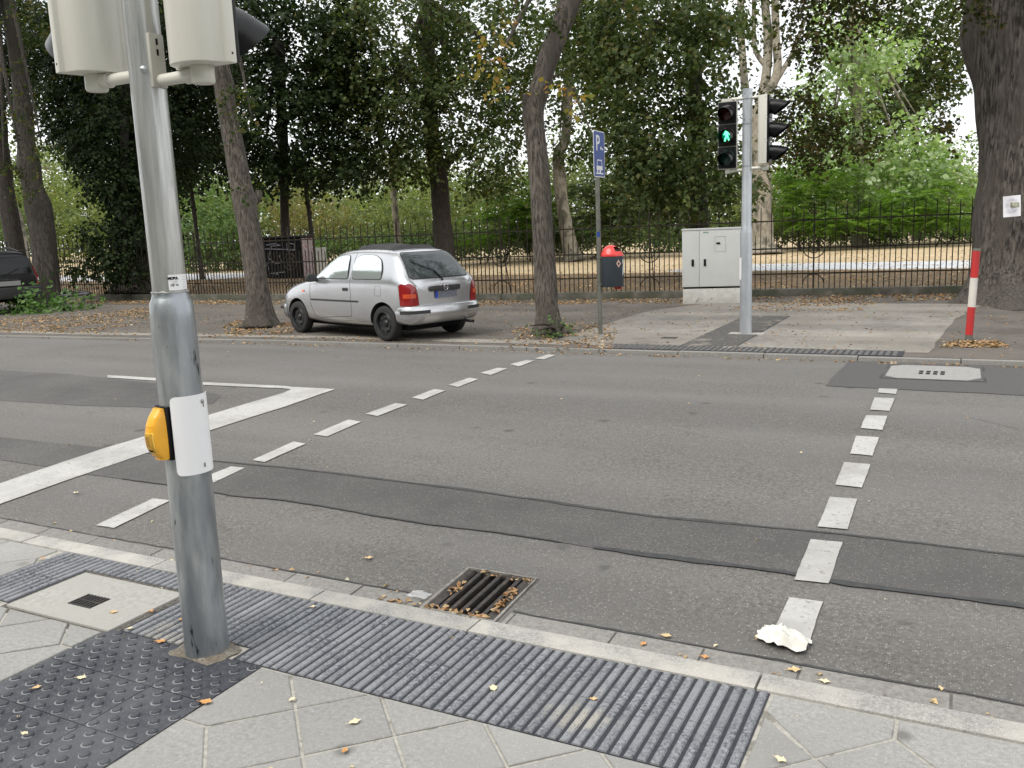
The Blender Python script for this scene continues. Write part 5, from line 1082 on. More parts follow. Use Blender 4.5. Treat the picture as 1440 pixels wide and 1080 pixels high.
def crown(name, blobs, size, lai, m, parent, per=9, droop=.5, spread=5., thr=-.25, nsc=.9, seed=0, flat=0.0, wid=.40):
    """leaf twigs spread through ellipsoids given as (px, py, depth, half width px, half height px[, depth radius m])"""
    rs = np.random.default_rng(seed+11); out = []
    for b in blobs:
        px, py, dp, rx, ry = b[:5]; c = np.array(W(px, py, dp)); k = dp/F; ax, az = rx*k, ry*k; ay = b[5] if len(b) > 5 else min(max(ax, az)*.8, 3.5)
        area = pi*ax*az; nt_ = int(area*lai/(size*size*.42*per)*1.5)+4
        u = rs.normal(size=(nt_, 3)); u /= np.linalg.norm(u, axis=1)[:, None]; u *= (rs.uniform(.15, 1, nt_)**(1/2.2))[:, None]
        r0, u0, w0 = np.array(_r0), np.array((0, 0, 1.)), np.array(Vector((_w.x, _w.y, 0)).normalized())
        cc = c+u[:, :1]*ax*r0+u[:, 1:2]*az*u0+u[:, 2:3]*ay*w0
        keep = np.array([noise.noise(Vector(p)*nsc/ max(.6, (size/.1)**.5)) > thr and noise.noise(Vector(p)*nsc*2.6) > thr+.02 for p in cc]); cc = cc[keep]; u = u[keep]
        if not len(cc): continue
        n = len(cc); d = u.copy(); d[:, 2] -= droop; dw = d[:, :1]*r0+d[:, 1:2]*0+0; D = rs.normal(size=(n, 3))*.6+u[:, :1]*r0+u[:, 2:3]*w0; D[:, 2] += u[:, 1]*.3-droop; D = nrm(D)
        L = size*spread*rs.uniform(.6, 1.2, n); side = nrm(np.cross(D, np.tile((0, 0, 1.), (n, 1))+rs.normal(size=(n, 3))*.2)); 
        UPT = np.array((0, 0, 1.))+rs.normal(size=(n, 3))*.38+(u[:, :1]*r0+u[:, 2:3]*w0)*.45
        for j in range(per):
            t = (j+.5)/per; s = 1 if j % 2 else -1; P = cc+D*(L*t)[:, None]+rs.normal(size=(n, 3))*size*.35
            A = nrm(D*.5+side*s*.9+rs.normal(size=(n, 3))*.35+np.array((0, 0, -droop*.6))); up = UPT+rs.normal(size=(n, 3))*(.42-.2*flat); Nn = nrm(up-A*(up*A).sum(1)[:, None]); B = np.cross(Nn, A)
            out.append(leaf_arrays(P, A, B, Nn, size*rs.uniform(.65, 1.2, n), wid, .09, .1))
    return mesh_from_quads(name, np.concatenate(out), m, parent)
def frond(name, blobs, m, parent, dens=1., fl=.75, seed=0):
    """pinnate fronds arching from the shrub"""
    rs = np.random.default_rng(seed+5); out = []
    for b in blobs:
        px, py, dp, rx, ry = b[:5]; c = np.array(W(px, py, dp)); k = dp/F; ax, az = rx*k, ry*k; ay = b[5] if len(b) > 5 else min(max(ax, az)*.7, 2.5); n = int(pi*ax*az*26*dens)+8
        u = rs.normal(size=(n, 3)); u /= np.linalg.norm(u, axis=1)[:, None]; u *= (rs.uniform(.1, 1, n)**(1/2.2))[:, None]
        r0 = np.array(_r0); w0 = np.array(Vector((_w.x, _w.y, 0)).normalized()); cc = c+u[:, :1]*ax*r0+u[:, 1:2]*np.array((0, 0, az))+u[:, 2:3]*ay*w0
        h = rs.uniform(0, 2*pi, n); D = np.stack([np.cos(h), np.sin(h), rs.uniform(-.1, .75, n)], 1)+.6*(u[:, :1]*r0+u[:, 2:3]*w0); D = nrm(D); L = fl*rs.uniform(.6, 1.15, n); S_ = nrm(np.cross(D, np.tile((0, 0, 1.), (n, 1))))
        U = np.cross(S_, D)
        for j in range(11):
            t = (j+1)/11; P = cc+D*(L*t)[:, None]-np.array((0, 0, 1.))*(L*t*t*.42)[:, None]
            for s in (-1, 1):
                A = nrm(S_*s+D*.45+np.array((0, 0, -.25))+rs.normal(size=(n, 3))*.12); Nn = nrm(U-A*(U*A).sum(1)[:, None]); B = np.cross(Nn, A); out.append(leaf_arrays(P, A, B, Nn, L*.22*(1.15-.6*abs(t-.45))*rs.uniform(.8, 1.1, n), .17, .03, .08))
    return mesh_from_quads(name, np.concatenate(out), m, parent)
def limb(mb, pts, rs_, n=12, bumpy=.06, seed=0, flare=0, lobes=0):
    """tube through (smoothly interpolated) points with knobbly radius"""
    P_ = []; Rr = []
    for i in range(len(pts)-1):
        p0, p1, p2, p3 = [Vector(pts[max(0, min(len(pts)-1, i+k))]) for k in (-1, 0, 1, 2)]; r0, r1 = rs_[i], rs_[i+1]; K = max(3, int((p2-p1).length/.06)) if n > 20 else 5
        for j in range(K): t = j/K; P_.append(.5*((2*p1)+(p2-p0)*t+(2*p0-5*p1+4*p2-p3)*t*t+(3*p1-p0-3*p2+p3)*t**3)); Rr.append(r0+(r1-r0)*(t*t*(3-2*t)))
    P_.append(Vector(pts[-1])); Rr.append(rs_[-1]); z0 = P_[0].z
    def fn(q, i, p):
        v = 1+bumpy*noise.noise(Vector((cos(q)*1.5, sin(q)*1.5, p.z*1.3+seed*7)))*2
        if n > 20: v += .03*noise.noise(Vector((cos(q)*6, sin(q)*6, p.z*.8+seed)))+.05*(.3-abs(noise.noise(Vector((cos(q)*11, sin(q)*11, p.z*1.1+seed)))))*(1.4 if n > 60 else .8)+.015*noise.noise(Vector((cos(q)*30, sin(q)*30, p.z*5)))
        if flare: h = max(0, 1-(p.z-z0)/flare); v += h*h*(.28+.32*max(0, sin(q*lobes+seed))+.12*noise.noise(Vector((q*3, 0, seed))))
        return v
    mb.tube(P_, Rr, n, fn=fn)
def branches(mb, start, targets, r, seed=0):
    rr = random.Random(seed)
    for t in targets:
        s = Vector(start[rr.randrange(len(start))]) if isinstance(start, list) else Vector(start); t = Vector(t); m_ = s.lerp(t, .5)+Vector((rr.uniform(-.3, .3), rr.uniform(-.3, .3), rr.uniform(.0, .4))); limb(mb, [s, m_, t], [r, r*.6, r*.15], 8, .05, seed)
def tree(name, label, trunk, depth, bm_, cr, size, lai, lm, cat='tree', n=16, knob=.06, flare=.5, lobes=5, base=None, extra=None, group=None, br=5, br_r=None, **kw):
    """trunk: [(px, py, width px)] from the ground up at one depth"""
    pts = [W(a, b, depth) for a, b, w in trunk]; pts[0].z = min(pts[0].z, ZP)-.0; rs_ = [w/2*depth/F for a, b, w in trunk]
    o = Vector((pts[0].x, pts[0].y, ZP)); root = empty(name, o, 0, label, cat, group); mb = MB(); limb(mb, [p-o for p in [pts[0]-Vector((0, 0, .15))]+pts[0:]] if False else [p-o for p in pts], rs_, n, knob, len(label), flare, lobes)
    for (ps, ws) in (extra or []): limb(mb, [W(a, b, depth+dz)-o for a, b, dz in ps], [w/2*depth/F for w in ws], 10, .05, 3)
    if cr and br:
        rr = random.Random(len(label)); tg_ = rr.sample(cr, min(br, len(cr))); st_ = [pts[-1]-o, pts[max(0, len(pts)-2)]-o]; branches(mb, st_, [W(c[0]+rr.uniform(-.3, .3)*c[3], c[1]+rr.uniform(-.3, .3)*c[4], c[2])-o for c in tg_], br_r or rs_[-1]*.55, 4)
    mb.build('trunk', bm_, root, smooth=True, angle=180)
    if cr:
        c = crown('crown', cr, size, lai, lm, root, seed=len(label)+int(depth), **kw); c.data.transform(Matrix.Translation(-o))
    return root
def shrub(name, label, blobs, m, size=.1, lai=3, fr=None, stems=5, cat='shrub', group=None, **kw):
    b0 = max(blobs, key=lambda b: b[1]); o = W(b0[0], b0[1], b0[2]); o.z = ZP; root = empty(name, o, 0, label, cat, group); mb = MB(); rr = random.Random(len(label))
    for k in range(stems):
        b = rr.choice(blobs); t = W(b[0]+rr.uniform(-.5, .5)*b[3], b[1]+rr.uniform(-.4, .3)*b[4], b[2]); s = Vector((o.x+(t.x-o.x)*.6+rr.uniform(-.3, .3), o.y+(t.y-o.y)*.6, ZP)); limb(mb, [s-o, s.lerp(t, .5)-o+Vector((.1, 0, .1)), t-o], [.035, .025, .008], 6)
    mb.build('stem', M['barkd'], root, smooth=True)
    c = frond('foliage', blobs, m, root, fr, seed=len(label), **kw) if fr else crown('foliage', blobs, size, lai, m, root, seed=len(label), **kw); c.data.transform(Matrix.Translation(-o)); return root
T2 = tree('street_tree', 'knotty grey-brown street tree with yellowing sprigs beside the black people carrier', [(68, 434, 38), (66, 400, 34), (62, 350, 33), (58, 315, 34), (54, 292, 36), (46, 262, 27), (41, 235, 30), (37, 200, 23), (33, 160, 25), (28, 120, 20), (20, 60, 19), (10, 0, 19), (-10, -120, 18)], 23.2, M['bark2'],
     [(-20, -40, 23, 110, 60, 3), (110, -50, 23, 90, 60, 3), (20, -220, 23, 220, 130, 3.5), (40, 25, 22.5, 60, 40, 2), (-10, 120, 22, 40, 60, 1.5), (110, 40, 23.5, 60, 60, 2), (20, 170, 22, 26, 20, .5), (12, 235, 22.3, 22, 14, .5), (60, 210, 22.3, 12, 22, .4), (40, 265, 22, 16, 14, .4)], .10, 2.0, leafM['linden'], n=28, thr=-.1, flare=.35, knob=.03)
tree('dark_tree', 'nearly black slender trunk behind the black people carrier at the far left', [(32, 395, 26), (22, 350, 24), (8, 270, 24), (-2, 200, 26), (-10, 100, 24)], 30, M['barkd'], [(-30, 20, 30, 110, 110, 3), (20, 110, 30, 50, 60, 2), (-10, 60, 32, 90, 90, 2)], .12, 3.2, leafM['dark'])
tree('leaning_street_tree', 'leaning brown street tree standing between the near mast and the silver car', [(366, 462, 44), (365, 440, 37), (361, 400, 31), (356, 360, 31), (350, 320, 31), (345, 290, 33), (337, 250, 29), (330, 210, 28), (322, 170, 26), (314, 120, 26), (308, 80, 24), (298, 20, 24), (285, -80, 22)], 15.4, M['bark'],
     [(300, -330, 15.5, 300, 190, 3.2), (230, -90, 15, 150, 80, 2), (370, -90, 15.5, 130, 75, 2), (300, 20, 14.6, 60, 22, 1), (330, 130, 14.9, 20, 12, .3), (352, 165, 14.9, 12, 16, .3), (346, 250, 15, 10, 12, .3)], .09, 1.6, leafM['linden'], n=32, thr=-.1, knob=.03, extra=[([(347, 292, 0), (360, 280, .05), (364, 270, .1)], [16, 13, 11])])
t4 = tree('street_tree', 'crooked brown street tree in the middle, between the silver car and the parking sign', [(773, 472, 40), (771, 450, 33), (768, 420, 31), (766, 380, 30), (763, 330, 29), (761, 280, 29), (757, 230, 29), (753, 190, 28), (750, 155, 30), (757, 132, 27), (764, 105, 27), (772, 78, 29), (786, 45, 29), (801, 5, 30), (815, -40, 28), (840, -130, 25)], 12.7, M['bark'],
     [(800, -420, 13, 360, 230, 3), (700, -90, 12.5, 130, 85, 2), (850, -90, 13, 140, 80, 2), (725, 20, 12.3, 55, 30, .8), (860, 10, 13, 60, 30, 1), (700, 85, 12.3, 30, 16, .4), (670, 10, 12.4, 50, 26, .6)], .085, 1.5, leafM['linden'], n=36, thr=-.1, flare=.45, extra=[([(752, 158, 0), (742, 145, -.05), (738, 132, -.1)], [20, 14, 9])])
o = t4.location
c = crown('autumn_sprig', [(690, 45, 12.2, 22, 6, .1), (705, 75, 12.2, 14, 12, .1), (812, 134, 12.3, 14, 8, .1)], .11, .6, leafM['yellow'], t4, seed=5, thr=-.9); c.data.transform(Matrix.Translation(-o))
# old tree at the right edge
t5p = G(1424, 428, ZP); t5 = tree('old_tree', 'massive old street tree with deeply furrowed bark at the right picture edge', [(1434, 436, 200), (1432, 422, 158), (1430, 400, 128), (1428, 370, 110), (1428, 330, 102), (1428, 290, 100), (1429, 250, 98), (1428, 200, 94), (1425, 160, 94), (1424, 120, 98), (1420, 80, 104), (1416, 45, 108), (1414, 10, 104), (1412, -60, 98), (1412, -200, 90)], 14.9, M['barkb'],
     [(1230, -45, 14, 140, 40, 1.6), (1150, -35, 14.5, 60, 40, 1.4), (1170, 20, 14.5, 60, 30, 1.2), (1130, 60, 14.6, 30, 26, .8), (1130, 160, 15.2, 34, 36, .8), (1175, 195, 15.2, 44, 40, .8), (1120, 205, 15.3, 38, 24, .8), (1088, 128, 15.5, 16, 12, .5), (1370, 10, 13.9, 30, 20, .5), (1330, 175, 14.5, 22, 12, .4), (1545, -60, 14, 120, 60, 2), (1380, -330, 14.5, 320, 200, 3.5)], .085, 3.6, leafM['rusty'], n=160, knob=.05, flare=.9, lobes=7, thr=-.3, br=0)
# notice on the old tree
cdir = (CAMP-t5.location); cdir.z = 0; cdir.normalize(); rgn = Vector((-cdir.y, cdir.x, 0))
bm = bmesh.new(); bm.from_mesh(t5.children[0].data); bt5 = BVHTree.FromBMesh(bm); bm.free()
p = W(1423, 290, 14.0)-t5.location; h = bt5.ray_cast(p+cdir*2, -cdir); c0 = (h[0] if h[0] else p)+t5.location
X = frame(c0+cdir*.035, rgn, cdir); X = X @ Matrix.Rotation(.06, 4, 'Z')
mb = MB(); n = 8; vs = []
for j in range(n+1):
    for i in range(n+1): u, v = i/n-.5, j/n-.5; vs.append(X @ Vector((u*.245, v*.33, .012*sin(u*5+v*3)+(.03*(u-.2)*(-.3-v)*8 if u > .2 and v < -.3 else 0))))
mb.add(vs, [(j*(n+1)+i, j*(n+1)+i+1, (j+1)*(n+1)+i+1, (j+1)*(n+1)+i) for j in range(n) for i in range(n)]); nb = mb.build('paper_notice', mat('notice_paper', (.72, .72, .76), (.78, .78, .80), 5, .7), smooth=True); tag(relink(nb, c0), 'white paper notice with small photo pinned on the old tree', 'notice')
mb = MB(); mb.prism([(-.02, -.015), (.10, -.02), (.10, .055), (-.02, .06)], .016, .018, X.copy()); ph = mb.build('photo_print', mat('photo_print', (.07, .07, .03), (.5, .5, .38), 22, .6)); ph.data.transform(Matrix.Translation(-c0)); ph.parent = nb
mb = MB()
for k, (w, y) in enumerate(((.07, .11), (.15, .09), (.05, .05), (.05, .03), (.05, .01), (.16, -.05), (.15, -.065), (.12, -.08))): mb.box(-.09 if w < .1 and y < .1 else -w/2, (-.09+w) if w < .1 and y < .1 else w/2, y, y+.005, .015, .0162, mt=X)
pr_ = mb.build('print_lines', mat('print_lilac', (.42, .42, .52), None)); pr_.data.transform(Matrix.Translation(-c0)); pr_.parent = nb
# ---- park trees
tree('low_branched_tree', 'huge black-green tree with branches sweeping down over the fence, behind the near mast', [(190, 410, 60), (190, 360, 52), (186, 250, 46), (180, 120, 42), (175, 0, 36)], 27, M['barkd'],
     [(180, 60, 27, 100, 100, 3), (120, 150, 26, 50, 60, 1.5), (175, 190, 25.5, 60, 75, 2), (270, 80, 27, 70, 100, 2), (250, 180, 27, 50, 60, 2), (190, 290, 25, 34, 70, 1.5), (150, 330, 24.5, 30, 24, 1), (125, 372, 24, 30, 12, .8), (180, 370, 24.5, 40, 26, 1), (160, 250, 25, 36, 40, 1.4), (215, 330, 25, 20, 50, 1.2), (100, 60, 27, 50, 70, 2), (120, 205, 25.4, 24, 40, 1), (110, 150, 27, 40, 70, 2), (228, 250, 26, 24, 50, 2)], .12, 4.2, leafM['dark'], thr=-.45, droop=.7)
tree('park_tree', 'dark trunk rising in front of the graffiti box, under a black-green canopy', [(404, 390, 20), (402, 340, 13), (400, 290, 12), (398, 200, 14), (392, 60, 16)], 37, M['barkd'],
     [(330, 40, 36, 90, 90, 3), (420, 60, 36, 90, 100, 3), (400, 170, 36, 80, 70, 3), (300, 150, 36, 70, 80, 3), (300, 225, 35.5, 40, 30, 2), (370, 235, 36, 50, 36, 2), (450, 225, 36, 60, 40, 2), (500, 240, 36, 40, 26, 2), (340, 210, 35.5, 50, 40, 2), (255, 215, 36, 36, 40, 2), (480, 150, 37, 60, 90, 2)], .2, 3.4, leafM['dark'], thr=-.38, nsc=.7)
tree('park_tree', 'stout dark brown trunk directly behind the silver car with a wide green canopy', [(627, 395, 34), (625, 345, 28), (620, 290, 26), (616, 240, 26), (608, 200, 22), (604, 120, 20), (600, 0, 18)], 38, M['barkd'],
     [(560, 40, 37, 110, 90, 3.5), (680, 40, 37, 90, 80, 3.5), (560, 140, 37, 90, 80, 3), (650, 150, 37, 90, 60, 3), (530, 215, 37, 60, 36, 2), (600, 215, 37, 50, 36, 2), (690, 215, 36.5, 36, 40, 2), (700, 250, 36.5, 28, 22, 1.5), (720, 120, 37, 45, 50, 2), (500, 90, 37, 60, 90, 3), (670, 262, 36.5, 14, 10, 1)], .2, 3.3, leafM['mid'], nsc=.7, thr=-.36, extra=[([(618, 245, 0), (634, 225, 0), (655, 205, 0)], [14, 10, 6]), ([(606, 170, 0), (580, 120, 0), (548, 70, 0)], [12, 8, 5])])
tree('park_tree', 'pale leaning trunk of a park tree half hidden behind the crooked street tree', [(806, 365, 26), (798, 330, 20), (791, 290, 18), (787, 250, 18), (786, 215, 16), (796, 190, 14), (800, 100, 12)], 40, M['barkg'],
     [(790, 60, 40, 80, 80, 3), (840, 130, 40, 60, 60, 3), (800, 190, 40, 50, 40, 2), (740, 150, 40, 20, 60, 2), (840, 205, 40, 36, 24, 2), (870, 60, 40, 60, 80, 3)], .2, 2.3, leafM['mid'], thr=-.25)
tree('park_tree', 'dark spreading maple behind the grey cabinet with foliage hanging low', [(985, 390, 30), (984, 330, 26), (982, 260, 24), (978, 180, 22), (972, 60, 20)], 24, M['barkd'],
     [(900, 20, 23.5, 110, 60, 2.2), (1000, 20, 24, 60, 60, 2.2), (820, 40, 24, 50, 60, 2), (900, 110, 23, 80, 60, 2), (985, 110, 23, 42, 70, 2), (930, 190, 22.5, 70, 60, 1.8), (985, 210, 22.5, 50, 50, 1.6), (900, 250, 22.5, 44, 50, 1.4), (960, 268, 22.3, 60, 36, 1.4), (1030, 255, 22.5, 36, 30, 1.2), (1000, 165, 22.5, 26, 24, 1), (860, 60, 23.5, 60, 50, 2), (1010, 30, 22.5, 30, 26, 1), (880, 190, 22.6, 40, 60, 1.4)], .15, 3.6, leafM['mid'], nsc=.8, thr=-.36, droop=.7, flat=.4)
tree('plane_tree', 'pale barked plane tree with a fan of bare upper limbs behind the far traffic light', [(1074, 352, 42), (1073, 330, 29), (1072, 290, 27), (1070, 240, 27), (1068, 190, 27), (1068, 150, 26)], 40, M['barkg'],
     [(1070, -80, 40, 110, 50, 3), (1105, 135, 39, 26, 10, 1.5)], .15, 2.4, leafM['bright'], br=0,
     extra=[([(1066, 200, 0), (1050, 140, 0), (1043, 60, 0), (1041, -40, 0)], [14, 12, 10, 9]), ([(1068, 160, 0), (1078, 100, .3), (1079, 40, .3), (1070, -40, .3)], [20, 13, 12, 10]), ([(1068, 150, 0), (1092, 105, 0), (1091, 50, 0), (1089, -40, 0)], [16, 12, 11, 10]), ([(1090, 115, 0), (1106, 90, 0), (1118, 66, 0), (1135, 20, 0)], [9, 7, 6, 4]), ([(1078, 95, .3), (1062, 70, .5), (1060, 30, .5), (1060, -20, .5)], [8, 7, 6, 5])])
tree('thin_tree', 'thin straight sapling trunk seen just right of the near mast', [(284, 386, 8), (278, 340, 5), (272, 290, 6), (268, 262, 6), (262, 200, 5)], 36, M['barkd'], [(258, 205, 35, 36, 30, 1.5)], .13, 2, leafM['dark'], flare=0, extra=[([(268, 268, 0), (252, 250, 0), (238, 238, 0)], [4, 3, 2])])
tree('thin_tree', 'thin dark trunk leaning left beside the graffiti box', [(443, 392, 7), (440, 350, 6), (436, 310, 6), (431, 270, 6), (428, 220, 6)], 36.5, M['barkd'], None, .1, 1, None, flare=0)
tree('thin_tree', 'thin pale grey trunk above the roof of the silver car', [(562, 372, 12), (559, 330, 9), (554, 280, 9), (550, 230, 8)], 44, M['barkg'], [(545, 235, 44, 40, 30, 2), (520, 268, 45, 40, 16, 2)], .17, 1.6, leafM['olive'], flare=0)
tree('park_tree', 'grey weathered trunk in the park between the two leftmost trees', [(36, 385, 18), (32, 350, 16), (26, 315, 15), (14, 280, 14), (0, 240, 12)], 44, M['barkg'], [(20, 235, 44, 50, 50, 3), (95, 230, 50, 40, 40, 3)], .18, 1.6, leafM['olive'])
tree('poplar', 'tall pale green sunlit tree with shining leaves in the park, left of the old tree', [(1210, 345, 20), (1208, 280, 16), (1205, 150, 14), (1200, 20, 10)], 44, M['barkg'],
     [(1190, 110, 44, 55, 60, 2.5), (1160, 200, 44, 40, 60, 2), (1225, 190, 43, 50, 60, 2.5), (1270, 230, 43, 50, 60, 2.5), (1315, 250, 43.5, 44, 50, 2), (1190, 60, 44, 30, 36, 2), (1150, 250, 43, 36, 40, 2), (1290, 185, 44, 30, 40, 2), (1345, 270, 44, 24, 36, 2), (1230, 60, 45, 50, 50, 2), (1240, 260, 43, 60, 50, 2), (1190, 5, 45, 50, 30, 2)], .27, 2.8, leafM['bright'], nsc=.6, thr=-.3, wid=.46, br=8, br_r=.1)
tree('dark_maple', 'broad dark green crown high behind the pale green tree, beside the old tree', [(1290, 345, 14), (1288, 250, 12), (1285, 150, 10)], 52, M['barkd'],
     [(1290, 70, 52, 60, 50, 3), (1270, 130, 52, 50, 46, 3), (1330, 90, 52, 26, 30, 2), (1300, 20, 52, 60, 36, 3), (1240, 170, 52, 40, 50, 3), (1320, 120, 52, 30, 16, 2)], .3, 4.2, leafM['mid'], thr=-.45)
rr = random.Random(77)
# ---- shrubs and undergrowth
shrub('ailanthus_bush', 'vivid yellow-green feathery bush behind the fence, right of the silver car', [(705, 315, 42, 52, 34, 2), (735, 285, 42, 45, 32, 2), (675, 340, 41, 34, 16, 1.5), (760, 300, 42, 40, 40, 2)], leafM['shrub'], fr=1.1, fl=1.0)
shrub('ailanthus_bush', 'dark green feathery bush behind the fence around the parking sign', [(830, 290, 43, 60, 36, 2), (880, 295, 43, 50, 36, 2), (820, 328, 42, 70, 22, 2), (910, 325, 42, 60, 22, 2), (860, 262, 43, 50, 22, 2), (740, 332, 43, 46, 20, 1.5)], leafM['mid'], fr=1.1, fl=1.0)
shrub('ailanthus_bush', 'fresh green feathery bush behind the fence right of the far traffic light', [(1110, 285, 42, 40, 36, 2), (1140, 308, 42, 50, 24, 2), (1170, 260, 42, 40, 36, 2), (1120, 250, 42, 30, 26, 2), (1160, 318, 41, 60, 18, 2)], leafM['shrub'], fr=.85, fl=1.1)
shrub('ailanthus_bush', 'green feathery bush with spreading fronds behind the fence, nearest the old tree', [(1270, 290, 41, 46, 28, 2), (1325, 285, 41, 36, 32, 2), (1230, 308, 42, 50, 24, 2), (1300, 312, 41, 60, 20, 2), (1350, 310, 41, 24, 22, 2)], leafM['shrub'], fr=.85, fl=1.1)
shrub('park_bush', 'rounded green bush in the park between the near mast and the leaning tree', [(300, 330, 46, 60, 46, 3), (270, 290, 47, 50, 36, 3), (330, 290, 46, 40, 50, 3), (285, 355, 45, 70, 22, 2)], leafM['low'], .17, 2.6)
shrub('park_bush', 'browning bush in the park above the bonnet of the silver car', [(450, 300, 50, 60, 36, 3), (400, 290, 50, 36, 40, 3), (480, 330, 49, 46, 26, 2), (420, 335, 49, 50, 20, 2)], leafM['brown'], .17, 2.3)
shrub('park_bush', 'grey-green bush in the park right above the silver car roof', [(560, 305, 50, 50, 40, 3), (520, 320, 50, 46, 34, 2), (600, 290, 52, 40, 50, 3), (650, 290, 52, 36, 40, 2), (590, 340, 49, 60, 20, 2)], leafM['olive'], .17, 2.5)
shrub('park_bush', 'dusty green bush in the park left of the low-branched tree', [(110, 300, 58, 50, 40, 3), (140, 325, 58, 50, 30, 3), (90, 335, 56, 50, 24, 3), (60, 250, 60, 50, 50, 3), (130, 215, 60, 40, 24, 3)], leafM['olive'], .2, 2.4)
shrub('park_bush', 'shadowy green bush at the left picture edge above the black people carrier', [(5, 320, 56, 50, 46, 3), (-30, 290, 56, 50, 60, 3)], leafM['low'], .2, 2.4)
shrub('leafy_undergrowth', 'bright green leafy plants around the foot of the left street tree', [(50, 444, 21.0, 34, 17, .6), (98, 441, 21.2, 36, 16, .6), (78, 438, 21.2, 36, 14, .5), (42, 425, 21.2, 16, 10, .4), (72, 420, 21.7, 5, 8, .2), (15, 428, 21.5, 8, 5, .2)], leafM['lush'], .12, 3.6, cat='plants', stems=6, droop=.2, thr=-.5)
shrub('leafy_undergrowth', 'small green sprouts at the foot of the crooked middle tree', [(760, 466, 12.3, 14, 9, .15), (748, 458, 12.4, 8, 8, .12), (785, 458, 12.3, 7, 9, .1), (775, 470, 12.2, 10, 4, .1)], leafM['low'], .06, 1.0, cat='plants', stems=3, droop=.1)
for k, (px, lab) in enumerate(((520, 'low grey-green thicket at the foot of the park bushes above the car roof'), (690, 'low dark thicket under the vivid feathery bush'), (880, 'low dark thicket behind the litter bin'), (1130, 'low dark thicket right of the plane tree foot'), (1290, 'low dark thicket left of the old tree'), (300, 'low dark thicket left of the leaning tree'))):
    yb = 342-(px-720)*.0387; shrub('thicket', lab, [(px+dx, yb+rr.uniform(-10, 0), 46+rr.uniform(-1, 3), 42, 16, 1.5) for dx in (-90, -50, -10, 30, 70, 100)], leafM['mid' if k % 2 else 'low'], .15, 3.0, thr=-.5, stems=3)
# far wood closing the park
far = []
rr = random.Random(12)
for k in range(60):
    px = -160+k*30; far.append((px, 300+rr.uniform(-22, 18)-(px-700)*.02, 88+rr.uniform(-6, 10), 40, rr.uniform(30, 52), 4))
    if k % 3: far.append((px, 258+rr.uniform(-22, 18)-(px-700)*.02, 92+rr.uniform(-6, 10), 36, rr.uniform(20, 36), 4))
o = crown('far_wood', far, .42, 2.6, leafM['olive'], None, seed=3, thr=-.5, per=6); tag(o, 'hazy far trees closing the park', kind='stuff')
o = crown('far_wood', [(px, py-60, d+12, 34, 30, 4) for (px, py, d, a, b, c) in far if rr.random() < .25], .42, 1.4, leafM['low'], None, seed=4, thr=-.3, per=6); tag(o, 'tops of far trees behind the park', kind='stuff')
# ---- box with graffiti, small cabinet
g0, g1, g2 = G(365, 386.5, ZP), G(425, 387.5, ZP), G(443, 386.5, ZP)
g0 = W(362, 386, 34.5); g0.z = ZP; g1 = W(426, 386, 33.5); g1.z = ZP; g2 = W(443, 386, 34.6); g2.z = ZP; ht = zat(g1.x, g1.y, 333)-ZP
bx_ = empty('graffiti_box', g1, 0, 'black equipment box with white graffiti and a pale end wall behind the fence', 'utility box'); a, b, c = g0-g1, Vector((0, 0, 0)), g2-g1; e = a+c
mb = MB(); mb.prism([(0, 0), (c.x, c.y), (e.x, e.y), (a.x, a.y)], -.05, ht); mb.build('wall', mat('box_black', (.006, .006, .007), (.014, .014, .016), 6, .9, spec=.1), bx_)
n_ = Vector((c.y, -c.x, 0)).normalized(); n_ = n_ if n_.dot(CAMP-g1) > 0 else -n_
mb = MB(); cd = c.normalized(); mb.add([p+n_*.01 for p in (cd*.03, c-cd*.03, c-cd*.03+Vector((0, 0, ht-.05)), cd*.03+Vector((0, 0, ht-.05)))], [(0, 1, 2, 3)]); mb.build('end_wall', mat('end_pale', (.20, .16, .17), (.42, .36, .36), 9, .8, stain=(7, .56, (.25, .06, .07))), bx_)
n2 = Vector((a.y, -a.x, 0)).normalized(); n2 = n2 if n2.dot(CAMP-g1) > 0 else -n2; ad = a.normalized(); gl_m = mat('graffiti_white', (.10, .10, .115), (.24, .24, .26), 12, .8); L_ = a.length
for st_ in ([(.5, 1.45), (.85, 1.5), (1.1, 1.42), (.7, 1.4), (.55, .9), (.8, .65), (1.1, .7), (1.0, 1.0)], [(1.35, 1.5), (1.35, 1.2), (1.65, 1.2), (1.65, 1.45), (1.4, 1.5)], [(.35, .9), (.38, .5), (.3, .4)], [(1.2, .3), (.6, .25), (.9, .2)], [(.25, 1.3), (1.7, 1.22)], [(.5, .4), (.55, .8), (.42, .55)]):
    mb = MB(); mb.tube([ad*min(L_-.05, L_-p[0]*L_/1.9)+Vector((0, 0, p[1]*ht/1.75))+n2*.012 for p in st_], .02, 5); mb.build('graffiti', gl_m, bx_)
mb = MB(); mb.prism([(p.x, p.y) for p in (-ad*.06-cd*.06, c+cd*.06-ad*.06, e+cd*.06+ad*.06, a+ad*.06-cd*.06)], ht, ht+.06); mb.build('roof', mat('box_roof', (.02, .018, .016), None), bx_)
p = W(453, 376, 37.5); p.z = ZP; h = zat(p.x, p.y, 348)-ZP; sc_ = empty('small_cabinet', p, YAW+.3, 'small pale grey junction cabinet behind the fence, left of the silver car roof', 'cabinet'); mb = MB(); mb.box(-.2, .2, -.12, .2, -.05, h-.04); cbd = mb.build('cabinet_body', M['grey'], sc_, bevel=.01); mb = MB(); mb.box(-.22, .22, -.14, .22, h-.04, h); mb.build('lid', M['grey'], sc_)
mb = MB(); mb.box(-.17, .17, -.128, -.12, .1, h-.1); mb.build('door', M['base'], sc_)
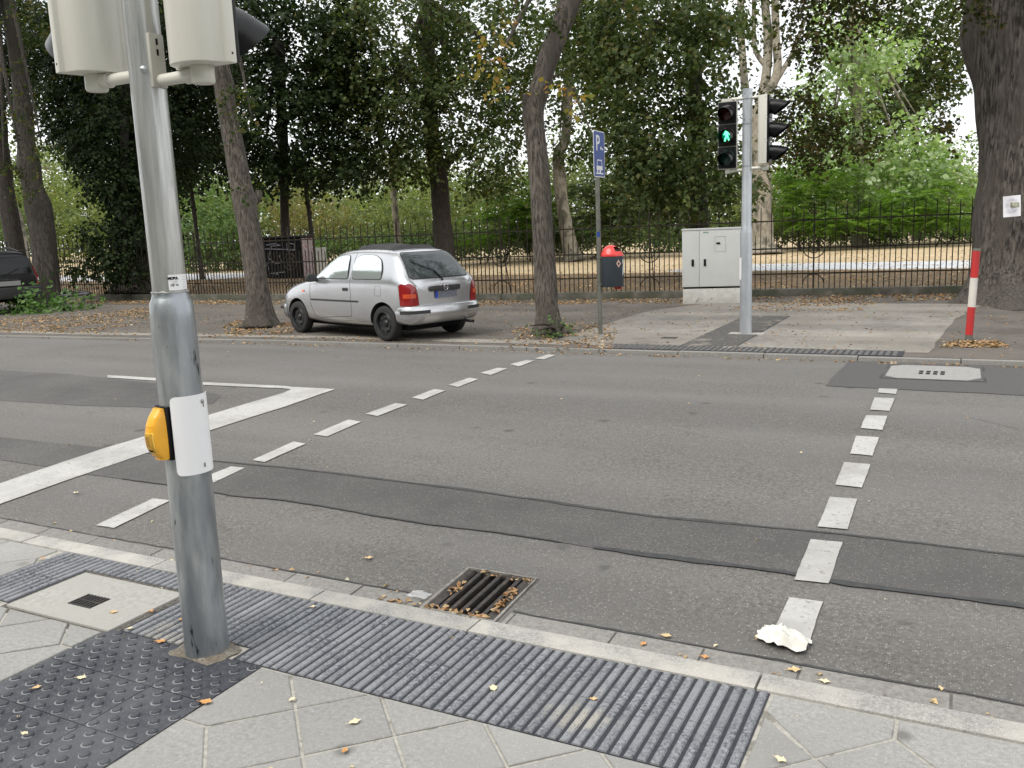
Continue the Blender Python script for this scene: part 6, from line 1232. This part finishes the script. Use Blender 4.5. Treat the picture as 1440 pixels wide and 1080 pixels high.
# ---- trees added out of view on the left, to darken the car's side windows
for k, (x_, y_, h_) in enumerate(((-33, -.5, 11.0), (-43, -1.0, 12.4), (-54, -.8, 14.0))):
    def wp(x, y, z):
        v = Vector((x, y, z))-CAMP; d_ = v.dot(_w); return (720+F*v.dot(_r)/d_, 540-F*v.dot(_u)/d_, d_)
    b_ = [wp(x_, y_, 0), wp(x_, y_, 3), wp(x_, y_, h_-1)]; dp = b_[1][2]; rt_ = empty('near_street_tree', (x_, y_, 0), 0, ['leafy street tree on the near pavement, nearest of the out-of-frame row', 'leafy street tree on the near pavement, middle of the out-of-frame row', 'leafy street tree on the near pavement, farthest of the out-of-frame row'][k], 'tree')
    mb = MB(); limb(mb, [(0, 0, -.1), (.1, 0, 2), (0, .1, h_)], [.24, .18, .1], 14, .04, k, .4, 5); mb.build('trunk', M['bark'], rt_, smooth=True, angle=180)
    q = wp(x_, y_, h_-1.2); q2 = wp(x_+2.5, y_, h_-5); s_ = F/q[2]
    c = crown('crown', [(q[0], q[1], q[2], 4.2*s_, 4.2*s_, 4), (q2[0], q2[1], q2[2], 2.4*F/q2[2], 2*F/q2[2], 2.4)], .3, 4.5, leafM['mid'], rt_, thr=-.5, seed=k); c.data.transform(Matrix.Translation((-x_, -y_, 0)))
# ---- building across the street behind the camera (seen only in reflections)
bd_ = empty('apartment_building', (-6, -13, 0), 0, 'long plastered apartment building standing behind the viewer across the pavement', 'building')
mb = MB(); mb.box(-38, 34, -10, 0, 0, 12.2); mb.build('wall', mat('plaster', (.16, .17, .15), (.22, .22, .20), 3, .9), bd_)
mb = MB(); mb.prism([(-38.5, 0), (34.5, 0), (34.5, -.01)], 0, .01); 
mb = MB(); mb.add([(-38.6, .6, 12.1), (34.6, .6, 12.1), (34.6, -5, 14.8), (-38.6, -5, 14.8), (34.6, -10.6, 12.1), (-38.6, -10.6, 12.1)], [(0, 1, 2, 3), (3, 2, 4, 5), (0, 5, 4, 1), (1, 4, 2), (0, 3, 5)]); mb.build('roof', mat('roof_tile', (.10, .06, .05), None, rough=.8), bd_)
wmsh = None
for k in range(20):
    for f_ in range(4):
        if f_ == 0 and k % 5 == 2: continue
        if wmsh is None: mb = MB(); mb.box(-.6, .6, 0, .03, 0, 1.7); wo = mb.build('window', glass, bd_); wmsh = wo
        else: wo = wmsh.copy(); C.objects.link(wo)
        wo.location = (-36+k*3.6, .0, 1.1+f_*3)
